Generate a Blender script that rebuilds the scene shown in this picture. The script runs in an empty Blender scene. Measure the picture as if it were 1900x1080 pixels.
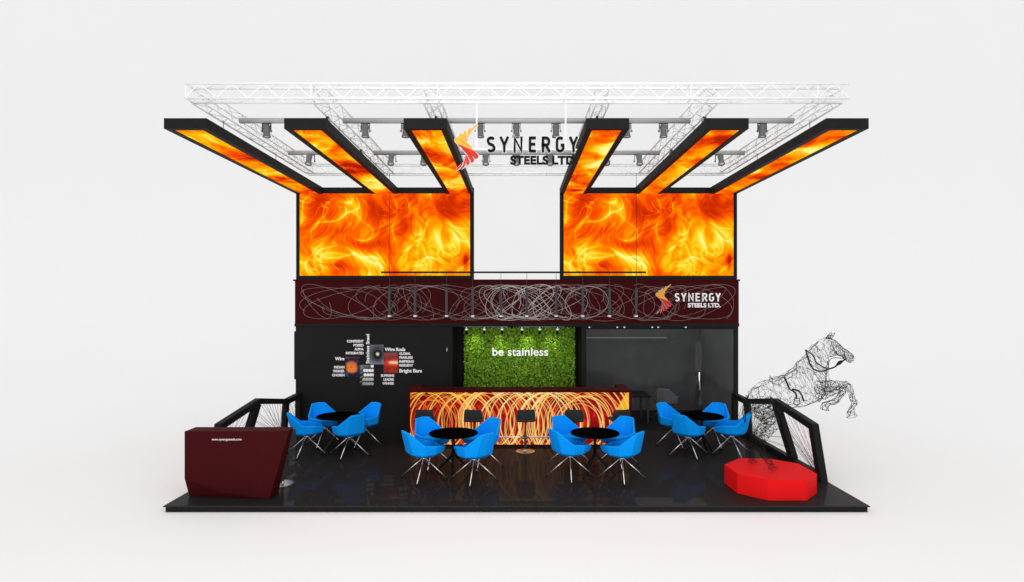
import bpy, bmesh, math, random
import numpy as np
from mathutils import Vector, Matrix

S = bpy.context.scene
COL = S.collection
R = math.radians
FOC, CX, CY, CAMY, CAMZ = 1070.0, 958.5, 562.0, -8.97, 3.16
DW = 5.38                                   # depth of the stand's front wall line

# ---------------------------------------------------------------- camera, light
cam = bpy.data.cameras.new('camera')
camo = bpy.data.objects.new('camera', cam)
COL.objects.link(camo)
camo.location = (0, CAMY, CAMZ)
camo.rotation_euler = (R(90), 0, 0)
cam.sensor_width = 36
cam.lens = 36 * FOC / 1900
cam.shift_x = -(CX - 950) / 1900
cam.shift_y = (CY - 540) / 1900
cam.clip_end = 500
S.camera = camo

W = bpy.data.worlds.new('World')
S.world = W
W.use_nodes = True
W.node_tree.nodes['Background'].inputs[0].default_value = (1, 1, 1, 1)
W.node_tree.nodes['Background'].inputs[1].default_value = 1.0

def area(name, loc, target, size, power):
    l = bpy.data.lights.new(name, 'AREA')
    l.shape = 'DISK'; l.size = size; l.energy = power
    o = bpy.data.objects.new(name, l); COL.objects.link(o)
    o.location = loc
    o.rotation_euler = (Vector(target) - Vector(loc)).to_track_quat('-Z', 'Y').to_euler()
    return o
area('added_front_fill', (0, -11.5, 1.3), (0, 2.5, 5.2), 4, 360)  # added unseen fill from low in front, brightens chairs and truss undersides
area('added_truss_fill', (0, -4.5, 9.0), (0, 1.5, 6.2), 5, 110)  # added unseen fill aimed at the truss to whiten its front

S.view_settings.view_transform = 'Standard'
S.view_settings.look = 'None'
S.view_settings.exposure = 0
S.view_settings.gamma = 1
S.view_settings.use_curve_mapping = False
S.cycles.max_bounces = 10
S.cycles.transparent_max_bounces = 16

# ---------------------------------------------------------------- helpers
def pt(px, py, Y):
    d = Y - CAMY
    return Vector(((px - CX) * d / FOC, Y, CAMZ - (py - CY) * d / FOC))

class MB:
    def __init__(self):
        self.v = []; self.f = []
    def box(self, x0, x1, y0, y1, z0, z1):
        n = len(self.v)
        self.v += [(x, y, z) for z in (z0, z1) for y in (y0, y1) for x in (x0, x1)]
        self.f += [tuple(n + i for i in q) for q in
                   ((0, 2, 3, 1), (4, 5, 7, 6), (0, 1, 5, 4), (2, 6, 7, 3), (0, 4, 6, 2), (1, 3, 7, 5))]
        return self
    def tube(self, pts, r, n=6, caps=True, closed=False):
        pts = [Vector(p) for p in pts]
        rr = r if isinstance(r, (list, tuple)) else [r] * len(pts)
        base = len(self.v)
        up = None
        for i, p in enumerate(pts):
            if closed:
                t = pts[(i + 1) % len(pts)] - pts[i - 1]
            else:
                t = pts[min(i + 1, len(pts) - 1)] - pts[max(i - 1, 0)]
            if t.length < 1e-9: t = Vector((0, 0, 1))
            t.normalize()
            if up is None:
                up = Vector((0, 0, 1)) if abs(t.z) < .9 else Vector((1, 0, 0))
            a = t.cross(up)
            if a.length < 1e-6: a = t.orthogonal()
            a.normalize(); b = a.cross(t).normalized(); up = b
            for k in range(n):
                th = 2 * math.pi * (k + .5) / n
                self.v.append(tuple(p + (a * math.cos(th) + b * math.sin(th)) * rr[i]))
        m = len(pts)
        for i in range(m if closed else m - 1):
            j = (i + 1) % m
            for k in range(n):
                l = (k + 1) % n
                self.f.append((base + i * n + k, base + i * n + l, base + j * n + l, base + j * n + k))
        if caps and not closed:
            self.f.append(tuple(base + k for k in reversed(range(n))))
            self.f.append(tuple(base + (m - 1) * n + k for k in range(n)))
        return self
    def beam(self, a, b, w, h, up=(0, 0, 1)):
        """box beam from a to b; w across, h along up"""
        a, b = Vector(a), Vector(b)
        t = (b - a).normalized(); s = t.cross(Vector(up)).normalized(); u = s.cross(t).normalized()
        n = len(self.v)
        for p in (a, b):
            for i, j in ((-1, -1), (1, -1), (1, 1), (-1, 1)):
                self.v.append(tuple(p + s * (w / 2 * i) + u * (h / 2 * j)))
        self.f += [tuple(n + i for i in q) for q in
                   ((0, 3, 2, 1), (4, 5, 6, 7), (0, 1, 5, 4), (1, 2, 6, 5), (2, 3, 7, 6), (3, 0, 4, 7))]
        return self
    def lathe(self, prof, c=(0, 0, 0), n=32):
        base = len(self.v)
        for r, z in prof:
            for k in range(n):
                th = 2 * math.pi * k / n
                self.v.append((c[0] + r * math.cos(th), c[1] + r * math.sin(th), c[2] + z))
        for i in range(len(prof) - 1):
            for k in range(n):
                l = (k + 1) % n
                self.f.append((base + i * n + k, base + i * n + l, base + (i + 1) * n + l, base + (i + 1) * n + k))
        self.f.append(tuple(base + k for k in reversed(range(n))))
        self.f.append(tuple(base + (len(prof) - 1) * n + k for k in range(n)))
        return self
    def prism(self, poly, y0, y1):
        """poly of (x,z) extruded along y"""
        n = len(poly); b = len(self.v)
        area2 = sum(poly[i][0] * poly[(i + 1) % n][1] - poly[(i + 1) % n][0] * poly[i][1] for i in range(n))
        if area2 < 0: poly = poly[::-1]
        self.v += [(x, y0, z) for x, z in poly] + [(x, y1, z) for x, z in poly]
        self.f.append(tuple(b + i for i in range(n)))
        self.f.append(tuple(b + n + i for i in reversed(range(n))))
        for i in range(n):
            j = (i + 1) % n
            self.f.append((b + i, b + n + i, b + n + j, b + j))
        return self
    def build(self, name, mat, parent=None, bevel=0, smooth=False, seg=2):
        me = bpy.data.meshes.new(name)
        me.from_pydata([tuple(v) for v in self.v], [], self.f)
        me.validate(); me.update()
        return link(name, me, mat, parent, bevel, smooth, seg)

def link(name, me, mat, parent=None, bevel=0, smooth=False, seg=2):
    if not isinstance(mat, (list, tuple)): mat = [mat]
    if len(me.materials) == 0:
        for m in mat: me.materials.append(m)
    o = bpy.data.objects.new(name, me)
    COL.objects.link(o)
    if parent is not None: o.parent = parent
    if smooth:
        me.polygons.foreach_set('use_smooth', [True] * len(me.polygons))
        me.update()
    if bevel:
        b = o.modifiers.new('bevel', 'BEVEL'); b.width = bevel; b.segments = seg
        b.limit_method = 'ANGLE'; b.angle_limit = R(35)
    return o

def bake(o):
    """replace an object's mesh by its evaluated one and drop the modifiers"""
    dg = bpy.context.evaluated_depsgraph_get(); dg.update()
    me = bpy.data.meshes.new_from_object(o.evaluated_get(dg), depsgraph=dg)
    o.modifiers.clear(); o.data = me
    return o

def tag(o, label, cat, group=None, kind=None):
    if label: o['label'] = label
    if cat: o['category'] = cat
    if group: o['group'] = group
    if kind: o['kind'] = kind
    return o

def thing(name, label, cat, loc=(0, 0, 0), rz=0, group=None):
    o = bpy.data.objects.new(name, None); COL.objects.link(o)
    o.empty_display_size = .1
    o.location = loc; o.rotation_euler = (0, 0, rz)
    return tag(o, label, cat, group)

KIDS = {}
def children(o): return [c for c in bpy.data.objects if c.parent is o]
def dup(o, loc=None, rz=None, label=None, parent=None):
    c = o.copy(); COL.objects.link(c)
    if parent is not None: c.parent = parent
    if loc is not None: c.location = loc
    if rz is not None: c.rotation_euler = (0, 0, rz)
    if label: c['label'] = label
    for ch in children(o):
        dup(ch, parent=c)
    return c

# ---------------------------------------------------------------- materials
def mat(name, col, rough=.5, metal=0, spec=.5, var=.06, bump=0, scale=12, emit=0, coat=0):
    m = bpy.data.materials.new(name); m.use_nodes = True
    nt = m.node_tree; N = nt.nodes; L = nt.links
    p = N['Principled BSDF']
    p.inputs['Roughness'].default_value = rough
    p.inputs['Metallic'].default_value = metal
    p.inputs['Specular IOR Level'].default_value = spec
    p.inputs['Coat Weight'].default_value = coat
    tc = N.new('ShaderNodeTexCoord')
    no = N.new('ShaderNodeTexNoise'); no.inputs['Scale'].default_value = scale; no.inputs['Detail'].default_value = 5
    L.new(tc.outputs['Object'], no.inputs['Vector'])
    r = N.new('ShaderNodeValToRGB')
    r.color_ramp.elements[0].position = .3; r.color_ramp.elements[1].position = .7
    r.color_ramp.elements[0].color = tuple(c * (1 - var) for c in col) + (1,)
    r.color_ramp.elements[1].color = tuple(min(1, c * (1 + var)) for c in col) + (1,)
    L.new(no.outputs['Fac'], r.inputs['Fac'])
    L.new(r.outputs['Color'], p.inputs['Base Color'])
    mr = N.new('ShaderNodeMapRange')
    mr.inputs['To Min'].default_value = max(0, rough - .06); mr.inputs['To Max'].default_value = min(1, rough + .06)
    L.new(no.outputs['Fac'], mr.inputs['Value']); L.new(mr.outputs['Result'], p.inputs['Roughness'])
    if bump:
        n2 = N.new('ShaderNodeTexNoise'); n2.inputs['Scale'].default_value = scale * 25
        L.new(tc.outputs['Object'], n2.inputs['Vector'])
        b = N.new('ShaderNodeBump'); b.inputs['Strength'].default_value = bump; b.inputs['Distance'].default_value = .004
        L.new(n2.outputs['Fac'], b.inputs['Height']); L.new(b.outputs['Normal'], p.inputs['Normal'])
    if emit:
        p.inputs['Emission Color'].default_value = tuple(col) + (1,)
        p.inputs['Emission Strength'].default_value = emit
    return m

def print_mat(name, emit):
    """a printed or luminous picture: its colours come from the mesh's own colour layer"""
    m = bpy.data.materials.new(name); m.use_nodes = True
    nt = m.node_tree; N = nt.nodes; L = nt.links
    p = N['Principled BSDF']
    a = N.new('ShaderNodeAttribute'); a.attribute_name = 'print'
    if emit:
        e = N.new('ShaderNodeEmission'); e.inputs['Strength'].default_value = emit
        L.new(a.outputs['Color'], e.inputs['Color'])
        L.new(e.outputs[0], N['Material Output'].inputs['Surface'])
        N.remove(p)
    else:
        p.inputs['Roughness'].default_value = .5
        p.inputs['Specular IOR Level'].default_value = .2
        L.new(a.outputs['Color'], p.inputs['Base Color'])
    return m

def lin(r, g, b):
    f = lambda c: (c / 255 / 12.92) if c <= 10 else ((c / 255 + .055) / 1.055) ** 2.4
    return (f(r), f(g), f(b))

M = {}
M['ground'] = mat('matte_white_studio', (.906, .906, .908), .9, spec=0, var=.004, scale=.3)
M['black'] = mat('satin_black_panel', (.0135, .0135, .0135), .6, spec=.06, var=.10, bump=.05, scale=3)
M['wall'] = mat('matt_charcoal_wall', (.0165, .0165, .0168), .7, spec=.05, var=.06, bump=.05, scale=2)
M['wallgrey'] = mat('grey_room_wall', (.13, .13, .132), .7, spec=.1, var=.08, scale=2)
M['maroon'] = mat('maroon_laminate', (.050, .0055, .0068), .6, spec=.02, var=.05, bump=.03, scale=3)
M['red'] = mat('red_lacquer', (.78, .010, .012), .5, spec=.02, var=.03, bump=.02, scale=3)
M['blue'] = mat('blue_upholstery', (.0, .32, .97), .8, spec=.1, var=.03, bump=.12, scale=14)
M['blackleather'] = mat('black_vinyl', (.032, .032, .033), .5, spec=.25, var=.1, bump=.1, scale=14)
M['chrome'] = mat('chrome', (.90, .90, .90), .32, 1, var=.03)
M['steel'] = mat('brushed_steel', (.62, .61, .6), .3, 1, var=.04)
M['tabletop'] = mat('black_table_laminate', (.002, .002, .002), .55, spec=.0, var=.2)
M['tableleg'] = mat('black_table_metal', (.004, .004, .004), .45, spec=.2, var=.2)
M['whitemetal'] = mat('white_truss_paint', (.97, .97, .97), .5, spec=.3, var=.02)
M['greymetal'] = mat('grey_pipe', (.40, .40, .40), .45, spec=.4, var=.04)
M['lampgrey'] = mat('grey_spotlight_housing', (.13, .13, .13), .5, spec=.3, var=.08)
M['lens'] = mat('spotlight_lens', (.75, .75, .75), .1, spec=.6, var=.05)
M['white'] = mat('white_letter', (.92, .92, .92), .5, spec=.2, var=.01)
M['letterblack'] = mat('black_letter', (.003, .003, .003), .5, spec=.1, var=.1)
M['yellow'] = mat('amber_enamel', lin(238, 172, 48), .5, spec=.2, var=.05)
M['crimson'] = mat('red_enamel', lin(206, 44, 38), .5, spec=.2, var=.08)
M['wirewhite'] = mat('pale_wire', (.85, .85, .82), .35, spec=.4, var=.1)
M['wiredim'] = mat('dull_wire', (.42, .34, .33), .4, spec=.3, var=.3, scale=9)
M['post'] = mat('dark_grey_post', (.045, .047, .047), .5, spec=.3, var=.05)
M['wireblack'] = mat('black_sculpture_wire', (.004, .004, .004), .5, spec=.2, var=.1)
M['cord'] = mat('dark_cord', (.03, .022, .022), .7, spec=.1, var=.2)
M['chairgrey'] = mat('grey_upholstery', (.19, .19, .19), .8, spec=.1, var=.05, bump=.1)
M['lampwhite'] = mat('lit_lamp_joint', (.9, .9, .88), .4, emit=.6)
M['glowadded_letter'] = mat('white_letter_added_glow', (1, 1, 1), .5, spec=.1, var=.01, emit=.45)  # plain white letters; glow added to keep them bright in the dark alcove
M['dot'] = mat('lit_downlight', (1, 1, 1), .4, emit=.35)
M['plaster'] = mat('moss_backing', (.02, .035, .01), .9, spec=0)
M['fire'] = print_mat('fire_screen_picture', 1.0)
M['barlight'] = print_mat('bar_lightbox_picture', 1.0)
M['photo'] = print_mat('printed_photo', 0)

# glossy dark stage floor: dark laminate under a weak, even clear coat
def floor_mat():
    m = bpy.data.materials.new('glossy_black_floor'); m.use_nodes = True
    nt = m.node_tree; N = nt.nodes; L = nt.links
    p = N['Principled BSDF']
    p.inputs['Base Color'].default_value = (.0180, .0163, .0163, 1)
    p.inputs['Roughness'].default_value = .6; p.inputs['Specular IOR Level'].default_value = .05
    g = N.new('ShaderNodeBsdfGlossy'); g.inputs['Roughness'].default_value = .07
    tc = N.new('ShaderNodeTexCoord'); no = N.new('ShaderNodeTexNoise'); no.inputs['Scale'].default_value = 1.3; no.inputs['Detail'].default_value = 6
    L.new(tc.outputs['Object'], no.inputs['Vector'])
    mr = N.new('ShaderNodeMapRange'); mr.inputs['To Min'].default_value = .02; mr.inputs['To Max'].default_value = .05
    L.new(no.outputs['Fac'], mr.inputs['Value']); L.new(mr.outputs['Result'], g.inputs['Roughness'])
    lw = N.new('ShaderNodeLayerWeight'); lw.inputs['Blend'].default_value = .25
    m2 = N.new('ShaderNodeMapRange'); m2.inputs['To Min'].default_value = .022; m2.inputs['To Max'].default_value = .06
    L.new(lw.outputs['Fresnel'], m2.inputs['Value'])
    mx = N.new('ShaderNodeMixShader')
    L.new(m2.outputs['Result'], mx.inputs[0]); L.new(p.outputs[0], mx.inputs[1]); L.new(g.outputs[0], mx.inputs[2])
    L.new(mx.outputs[0], N['Material Output'].inputs['Surface'])
    return m
M['floor'] = floor_mat()

def glass_mat(name, refl, tint=(.93, .94, .94)):
    m = bpy.data.materials.new(name); m.use_nodes = True
    nt = m.node_tree; N = nt.nodes; L = nt.links
    N.remove(N['Principled BSDF'])
    t = N.new('ShaderNodeBsdfTransparent'); t.inputs[0].default_value = tint + (1,)
    g = N.new('ShaderNodeBsdfGlossy'); g.inputs['Roughness'].default_value = .0
    mx = N.new('ShaderNodeMixShader'); mx.inputs[0].default_value = refl
    no = N.new('ShaderNodeTexNoise'); no.inputs['Scale'].default_value = .8
    tc = N.new('ShaderNodeTexCoord'); L.new(tc.outputs['Object'], no.inputs['Vector'])
    mr = N.new('ShaderNodeMapRange'); mr.inputs['To Min'].default_value = refl * .85; mr.inputs['To Max'].default_value = refl * 1.15
    L.new(no.outputs['Fac'], mr.inputs['Value']); L.new(mr.outputs['Result'], mx.inputs[0])
    L.new(t.outputs[0], mx.inputs[1]); L.new(g.outputs[0], mx.inputs[2])
    L.new(mx.outputs[0], N['Material Output'].inputs['Surface'])
    return m
M['glass'] = glass_mat('clear_glass', .007)
M['frost'] = glass_mat('frosted_glass_strip', .02, (.9, .9, .9))

# ---------------------------------------------------------------- pictures computed as colour layers
def gradnoise(x, y, seed):
    rng = np.random.RandomState(seed)
    perm = rng.permutation(512); perm = np.concatenate([perm, perm])
    ang = rng.rand(512) * 2 * np.pi
    xi = np.floor(x).astype(int); yi = np.floor(y).astype(int)
    xf = x - xi; yf = y - yi
    def g(ix, iy, dx, dy):
        h = perm[(perm[ix % 512] + iy) % 512]
        return np.cos(ang[h]) * dx + np.sin(ang[h]) * dy
    u = xf ** 3 * (xf * (xf * 6 - 15) + 10); v = yf ** 3 * (yf * (yf * 6 - 15) + 10)
    a = g(xi, yi, xf, yf) * (1 - u) + g(xi + 1, yi, xf - 1, yf) * u
    b = g(xi, yi + 1, xf, yf - 1) * (1 - u) + g(xi + 1, yi + 1, xf - 1, yf - 1) * u
    return (a * (1 - v) + b * v) * 1.5

def fbm(x, y, seed, oct=4, gain=.5):
    t = 0; a = 1; s = 0
    for i in range(oct):
        t = t + a * gradnoise(x * 2 ** i + 17 * i, y * 2 ** i + 31 * i, seed + i); s += a; a *= gain
    return t / s

FIRE_RAMP = [(0, lin(168, 28, 0)), (.14, lin(218, 52, 0)), (.28, lin(250, 78, 0)), (.44, lin(255, 112, 0)),
             (.60, lin(255, 150, 2)), (.76, lin(255, 192, 12)), (.90, lin(255, 226, 50)), (1, lin(255, 247, 140))]
def ramp(t, stops):
    t = np.clip(t, 0, 1); xs = [s[0] for s in stops]
    return np.stack([np.interp(t, xs, [s[1][k] for s in stops]) for k in range(3)], -1)

def flame_field(x, y, seed):
    """licks of flame: noise pulled out along a swirling flow, with fine bright wisps"""
    wx = fbm(x * 1.4, y * 1.3, seed, 2); wy = fbm(x * 1.4 + 9, y * 1.3 + 4, seed + 20, 2)
    X = x + .50 * wx; Y = y + .40 * wy
    vx = fbm(X * 2.8, Y * 1.7, seed + 40, 3); vy = fbm(X * 2.8 + 5, Y * 1.7, seed + 50, 3)
    X2 = X + .20 * vx; Y2 = Y + .22 * vy
    base = .60 * fbm(X2 * 2.2, Y2 * 1.5, seed + 60, 4, .55)
    # direction of the licks leans from place to place
    lean = .9 * gradnoise(x * 1.2 + 3, y * 1.1, seed + 65)
    A = X2 + lean * Y2; B = Y2 - lean * X2
    rid = lambda n, p: np.clip(1 - np.abs(n) * 1.9, 0, 1) ** p
    m = np.clip(.30 + 1.9 * fbm(x * 2.0 + 7, y * 1.8, seed + 90, 2), 0, 1)
    m2 = np.clip(.30 + 1.9 * fbm(x * 2.6 + 2, y * 2.4, seed + 92, 2), 0, 1)
    t = base + .30 * rid(gradnoise(A * 4.6, B * 1.5, seed + 70), 5) * m + .26 * rid(gradnoise(A * 10, B * 2.6, seed + 80), 4) * m2
    t = t + .17 * rid(gradnoise(A * 21 + .8 * vy, B * 5, seed + 85), 3) * np.clip(m + m2 - .3, 0, 1) - .12 * rid(gradnoise(A * 7 + 4, B * 2, seed + 88), 3) * (1 - m)
    return t + .14 * fbm(A * 15, B * 4.5, seed + 95, 3) - .09, wx, wy, vx

FIRE_BLOBS = ((.27, .47, .09, .075, -.50), (.43, .15, .08, .08, -.22), (.46, .24, .05, .06, -.10), (.50, .60, .07, .11, -.16), (.35, .63, .10, .05, -.22),
              (.10, .15, .06, .10, -.22), (.84, .14, .10, .10, -.20), (.62, .28, .08, .12, -.14), (.88, .24, .05, .05, -.22),
              (.28, .18, .10, .07, .22), (.38, .47, .05, .05, .22), (.36, .83, .18, .09, .24), (.72, .62, .09, .09, .24),
              (.96, .38, .05, .16, .30), (.73, .90, .09, .09, .22), (.08, .8, .07, .15, .10), (.985, .82, .012, .05, -.8),
              (.23, .90, .03, .07, -.38), (.59, .96, .06, .05, -.22), (.48, .38, .05, .12, -.2), (.60, .45, .03, .07, -.25))
FIRE_LICKS = [[(.01, .38), (.015, .12), (.06, .01)], [(.2, .34), (.10, .35), (.07, .43), (.08, .57)], [(.12, .33), (.22, .33), (.29, .23), (.36, .31)],
              [(.29, .24), (.35, .17), (.33, .04)], [(.36, .33), (.43, .42), (.42, .53), (.36, .57), (.33, .55)],
              [(.48, .30), (.46, .48), (.40, .57), (.35, .56)], [(.10, .97), (.09, .8), (.14, .67), (.23, .63)],
              [(.14, .97), (.13, .8), (.17, .72), (.26, .75)], [(.17, .79), (.25, .78), (.33, .73)], [(.27, .65), (.33, .73), (.42, .83), (.5, .92)],
              [(.54, .02), (.56, .10), (.57, .2)], [(.555, .33), (.54, .45), (.57, .62)], [(.63, .05), (.64, .2), (.62, .3)],
              [(.66, .5), (.72, .5), (.75, .36)], [(.87, .35), (.92, .41), (1.0, .42)], [(.88, .42), (.94, .56), (1.0, .58)],
              [(.69, .87), (.77, .78), (.86, .86)], [(.79, .45), (.83, .62), (.85, .75)], [(.30, .72), (.36, .78), (.44, .78), (.52, .9)],
              [(.2, .06), (.15, .14), (.13, .26), (.15, .33)], [(.24, .97), (.2, .86), (.24, .8)], [(.04, .97), (.03, .86), (.1, .68)],
              [(.60, .70), (.64, .66), (.7, .55)], [(.92, .97), (.96, .9), (1.0, .83)], [(.36, .06), (.39, .12), (.41, .20)], [(.22, .1), (.28, .12), (.31, .1)]]
def spline(P, n=40):
    P = np.array(P); out = []
    for i in range(len(P) - 1):
        p0 = P[max(i - 1, 0)]; p1 = P[i]; p2 = P[i + 1]; p3 = P[min(i + 2, len(P) - 1)]
        for k in range(n + (i == len(P) - 2)):
            s = k / n
            out.append(.5 * (2 * p1 + (p2 - p0) * s + (2 * p0 - 5 * p1 + 4 * p2 - p3) * s * s + (3 * p1 - p0 - 3 * p2 + p3) * s ** 3))
    return out

def fire(u, v, seed, asp=2.05):
    """u across 0..1, v down 0..1: the picture on the wall screens"""
    t, wx, wy, vx = flame_field(u * asp, v, seed)
    t = .585 + 1.0 * t + .26 * (v - .45)
    for bx, by, sx, sy, a in FIRE_BLOBS:
        gx = (u + .05 * wx + .02 * vx - bx) / sx; gy = (v + .10 * wy + .04 * vx - by) / sy
        t = t + a * np.exp(-.5 * (gx * gx + gy * gy))
    U = u + .020 * wx + .010 * vx; V = v + .04 * wy + .016 * vx
    for c in FIRE_LICKS:
        pts = spline(c); best = np.full(u.shape, 9.); who = np.zeros(u.shape)
        for i, q in enumerate(pts):
            d = ((U - q[0]) * asp) ** 2 + (V - q[1]) ** 2
            who = np.where(d < best, i / len(pts), who); best = np.minimum(best, d)
        fade = np.sin(np.pi * np.clip(who * .9 + .05, 0, 1)) ** .6
        t = t + fade * (.26 * np.exp(-best / (2 * .0055 ** 2)) + .10 * np.exp(-best / (2 * .028 ** 2)))
    t = .55 + .62 * np.tanh((t - .55) / .55)
    return ramp(t, FIRE_RAMP)

def strip(u, v, k):
    """the picture running along the underside of overhead arm k (v from the front end to the wall)"""
    t, wx, wy, vx = flame_field(u * .34 + 3.1 * k, v * 2.9 + k, 140 + 31 * k)
    p = 4 * fbm(u * .3 + k, v * 3.4 + 1.7 * k, 400 + k, 2)
    t = .56 + 1.2 * t + .22 * p - .22 * np.clip((v - .80) * 5, 0, 1) + .09 * fbm(u * 1.2 + k, v * 30, 77 + k, 2)
    return ramp(t, FIRE_RAMP)

def grid_mesh(name, corner, du, dv, nu, nv, colfun, flip=False):
    """flat sheet from corner (u=0,v=0) spanned by du, dv with a colour per vertex"""
    uu, vv = np.meshgrid(np.linspace(0, 1, nu), np.linspace(0, 1, nv))
    c = np.array(corner); a = np.array(du); b = np.array(dv)
    co = c + uu[..., None] * a + vv[..., None] * b
    me = bpy.data.meshes.new(name)
    me.vertices.add(nu * nv); me.vertices.foreach_set('co', co.reshape(-1).astype(np.float32))
    i = np.arange(nu * nv).reshape(nv, nu)
    q = np.stack([i[:-1, :-1], i[1:, :-1], i[1:, 1:], i[:-1, 1:]], -1).reshape(-1, 4)
    if flip: q = q[:, ::-1]
    nf = len(q)
    me.loops.add(nf * 4); me.loops.foreach_set('vertex_index', q.reshape(-1).astype(np.int32))
    me.polygons.add(nf); me.polygons.foreach_set('loop_start', np.arange(0, nf * 4, 4, dtype=np.int32))
    me.update(calc_edges=True); me.validate()
    rgb = colfun(uu, vv)
    at = me.color_attributes.new('print', 'FLOAT_COLOR', 'POINT')
    rgba = np.concatenate([rgb, np.ones(rgb.shape[:2] + (1,))], -1)
    at.data.foreach_set('color', np.clip(rgba, 0, 4).reshape(-1).astype(np.float32))
    return me

# ---------------------------------------------------------------- text
def text_mesh(body, x0, x1, zb, zc, y, ymax_ref=None, offset=0, thick=.012, rot=False, grow=0):
    """outline text fitted to x0..x1, baseline zb, top zc, standing in the plane y and facing the viewer"""
    cu = bpy.data.curves.new('lettering', 'FONT'); cu.body = body; cu.offset = offset; cu.extrude = .05
    cu.resolution_u = 6
    o = bpy.data.objects.new('lettering', cu); COL.objects.link(o)
    dg = bpy.context.evaluated_depsgraph_get(); dg.update()
    me = bpy.data.meshes.new_from_object(o.evaluated_get(dg), depsgraph=dg)
    bpy.data.objects.remove(o); bpy.data.curves.remove(cu)
    n = len(me.vertices); co = np.empty(n * 3, np.float32); me.vertices.foreach_get('co', co); co = co.reshape(-1, 3)
    mx, Mx = co[:, 0].min(), co[:, 0].max()
    if 'g' in body or 'y' in body: b0, t0 = 0 - offset, co[:, 1].max()
    else: b0, t0 = co[:, 1].min(), co[:, 1].max()
    tx = (co[:, 0] - mx) / (Mx - mx); tz = (co[:, 1] - b0) / (t0 - b0)
    out = np.empty_like(co)
    if rot:                                   # reads upwards: x0..x1 is the z range, zb (right) .. zc (left) the x range
        out[:, 2] = x0 + tx * (x1 - x0); out[:, 0] = zb + tz * (zc - zb)
    else:
        out[:, 0] = x0 + tx * (x1 - x0) ; out[:, 2] = zb + tz * (zc - zb)
    out[:, 1] = y - np.where(co[:, 2] > 0, thick, 0)
    me.vertices.foreach_set('co', out.reshape(-1)); me.update()
    return me

def merge(meshes, name):
    bm = bmesh.new()
    for m in meshes: bm.from_mesh(m)
    me = bpy.data.meshes.new(name); bm.to_mesh(me); bm.free()
    return me

def ptext(body, px0, px1, pb, pc, Y, **k):
    a = pt(px0, pb, Y); b = pt(px1, pc, Y)
    return text_mesh(body, a.x, b.x, a.z, b.z, Y, **k)

# ---------------------------------------------------------------- ground and sweep
prof = [(-60, -.105), (16, -.105)]
for k in range(1, 13):
    a = R(90 * k / 12); prof.append((16 + 14 * math.sin(a), -.105 + 14 - 14 * math.cos(a)))
prof.append((30, 70))
g = MB()
for y, z in prof:
    g.v += [(-120, y, z), (120, y, z)]
for i in range(len(prof) - 1):
    g.f.append((2 * i, 2 * i + 1, 2 * i + 3, 2 * i + 2))
tag(g.build('ground', M['ground'], smooth=True), None, None, kind='structure')

# ---------------------------------------------------------------- stage
st = thing('stage_platform', 'low wide stage platform with a glossy black floor under the whole stand', 'platform')
MB().box(-5.5, 5.5, 0.0, 8.4, -.022, 0).build('deck', M['floor'], st, bevel=.004)
MB().box(-5.475, 5.475, .025, 8.38, -.105, -.0225).build('plinth', M['black'], st)

# ---------------------------------------------------------------- storage room with lettered wall
sr = thing('storage_room', 'matt charcoal wall block with white lettering and small photos, beside the bar', 'wall')
MB().box(-5.5, -1.60, DW, 8.1, 0.001, 2.57).build('wall', M['wall'], sr, bevel=.006)
dr = MB().box(-2.45, -1.66, DW - .006, DW - .0005, .02, 2.2).build('door', M['wall'], sr, bevel=.003)
MB().box(-1.74, -1.715, DW - .055, DW - .02, 1.96, 2.04).box(-1.732, -1.722, DW - .02, DW - .0062, 1.99, 2.01).build('handle', M['greymetal'], dr)

YT = DW - .001
gr = thing('wall_graphic', 'white words set around four small photos on the charcoal wall', 'lettering')
def right_lines(lines, px1, widths, bases, cap=4.9):
    ms = []
    for t, w, b in zip(lines, widths, bases):
        ms.append(ptext(t, px1 - w, px1, b, b - cap, YT, offset=.04))
    return ms
def left_lines(lines, px0, widths, bases, cap=4.9):
    return [ptext(t, px0, px0 + w, b, b - cap, YT, offset=.04) for t, w, b in zip(lines, widths, bases)]
parts = right_lines(['CONFIDENT', 'POISED', 'ALPHA', 'INTEGRATED'], 674.9, [31, 19, 17, 33], [635.6, 642.9, 650.2, 657.6])
parts += right_lines(['INDIAN', 'WINNER', 'CHOSEN'], 639.4, [19.3, 21.5, 23], [683.7, 691, 698.4])
parts += left_lines(['GLOBAL', 'FEARLESS', 'INSPIRING', 'RESILIENT'], 741, [21, 25, 27, 25.5], [658.5, 665.8, 673.1, 680.3])
parts += right_lines(['SUPREME', 'LEADER', 'WINNER'], 731.5, [24.7, 19.7, 21.7], [699.3, 706.6, 713.8])
parts += [
 ptext('Wire', 621.7, 639.2, 668.7, 662.3, YT, offset=.04),
 ptext('Wire Rods', 714, 752, 651.6, 645, YT, offset=.04),
 ptext('Bright Bars', 741, 783, 691.2, 684.6, YT, offset=.04),
]
a = pt(685.6, 674.6, YT); b = pt(679.2, 620, YT)
parts.append(text_mesh('Stainless Steel', a.z, b.z, a.x, b.x, YT, offset=.03, rot=True))
for p in parts: link('lettering', p, M['white'], gr)

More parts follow.
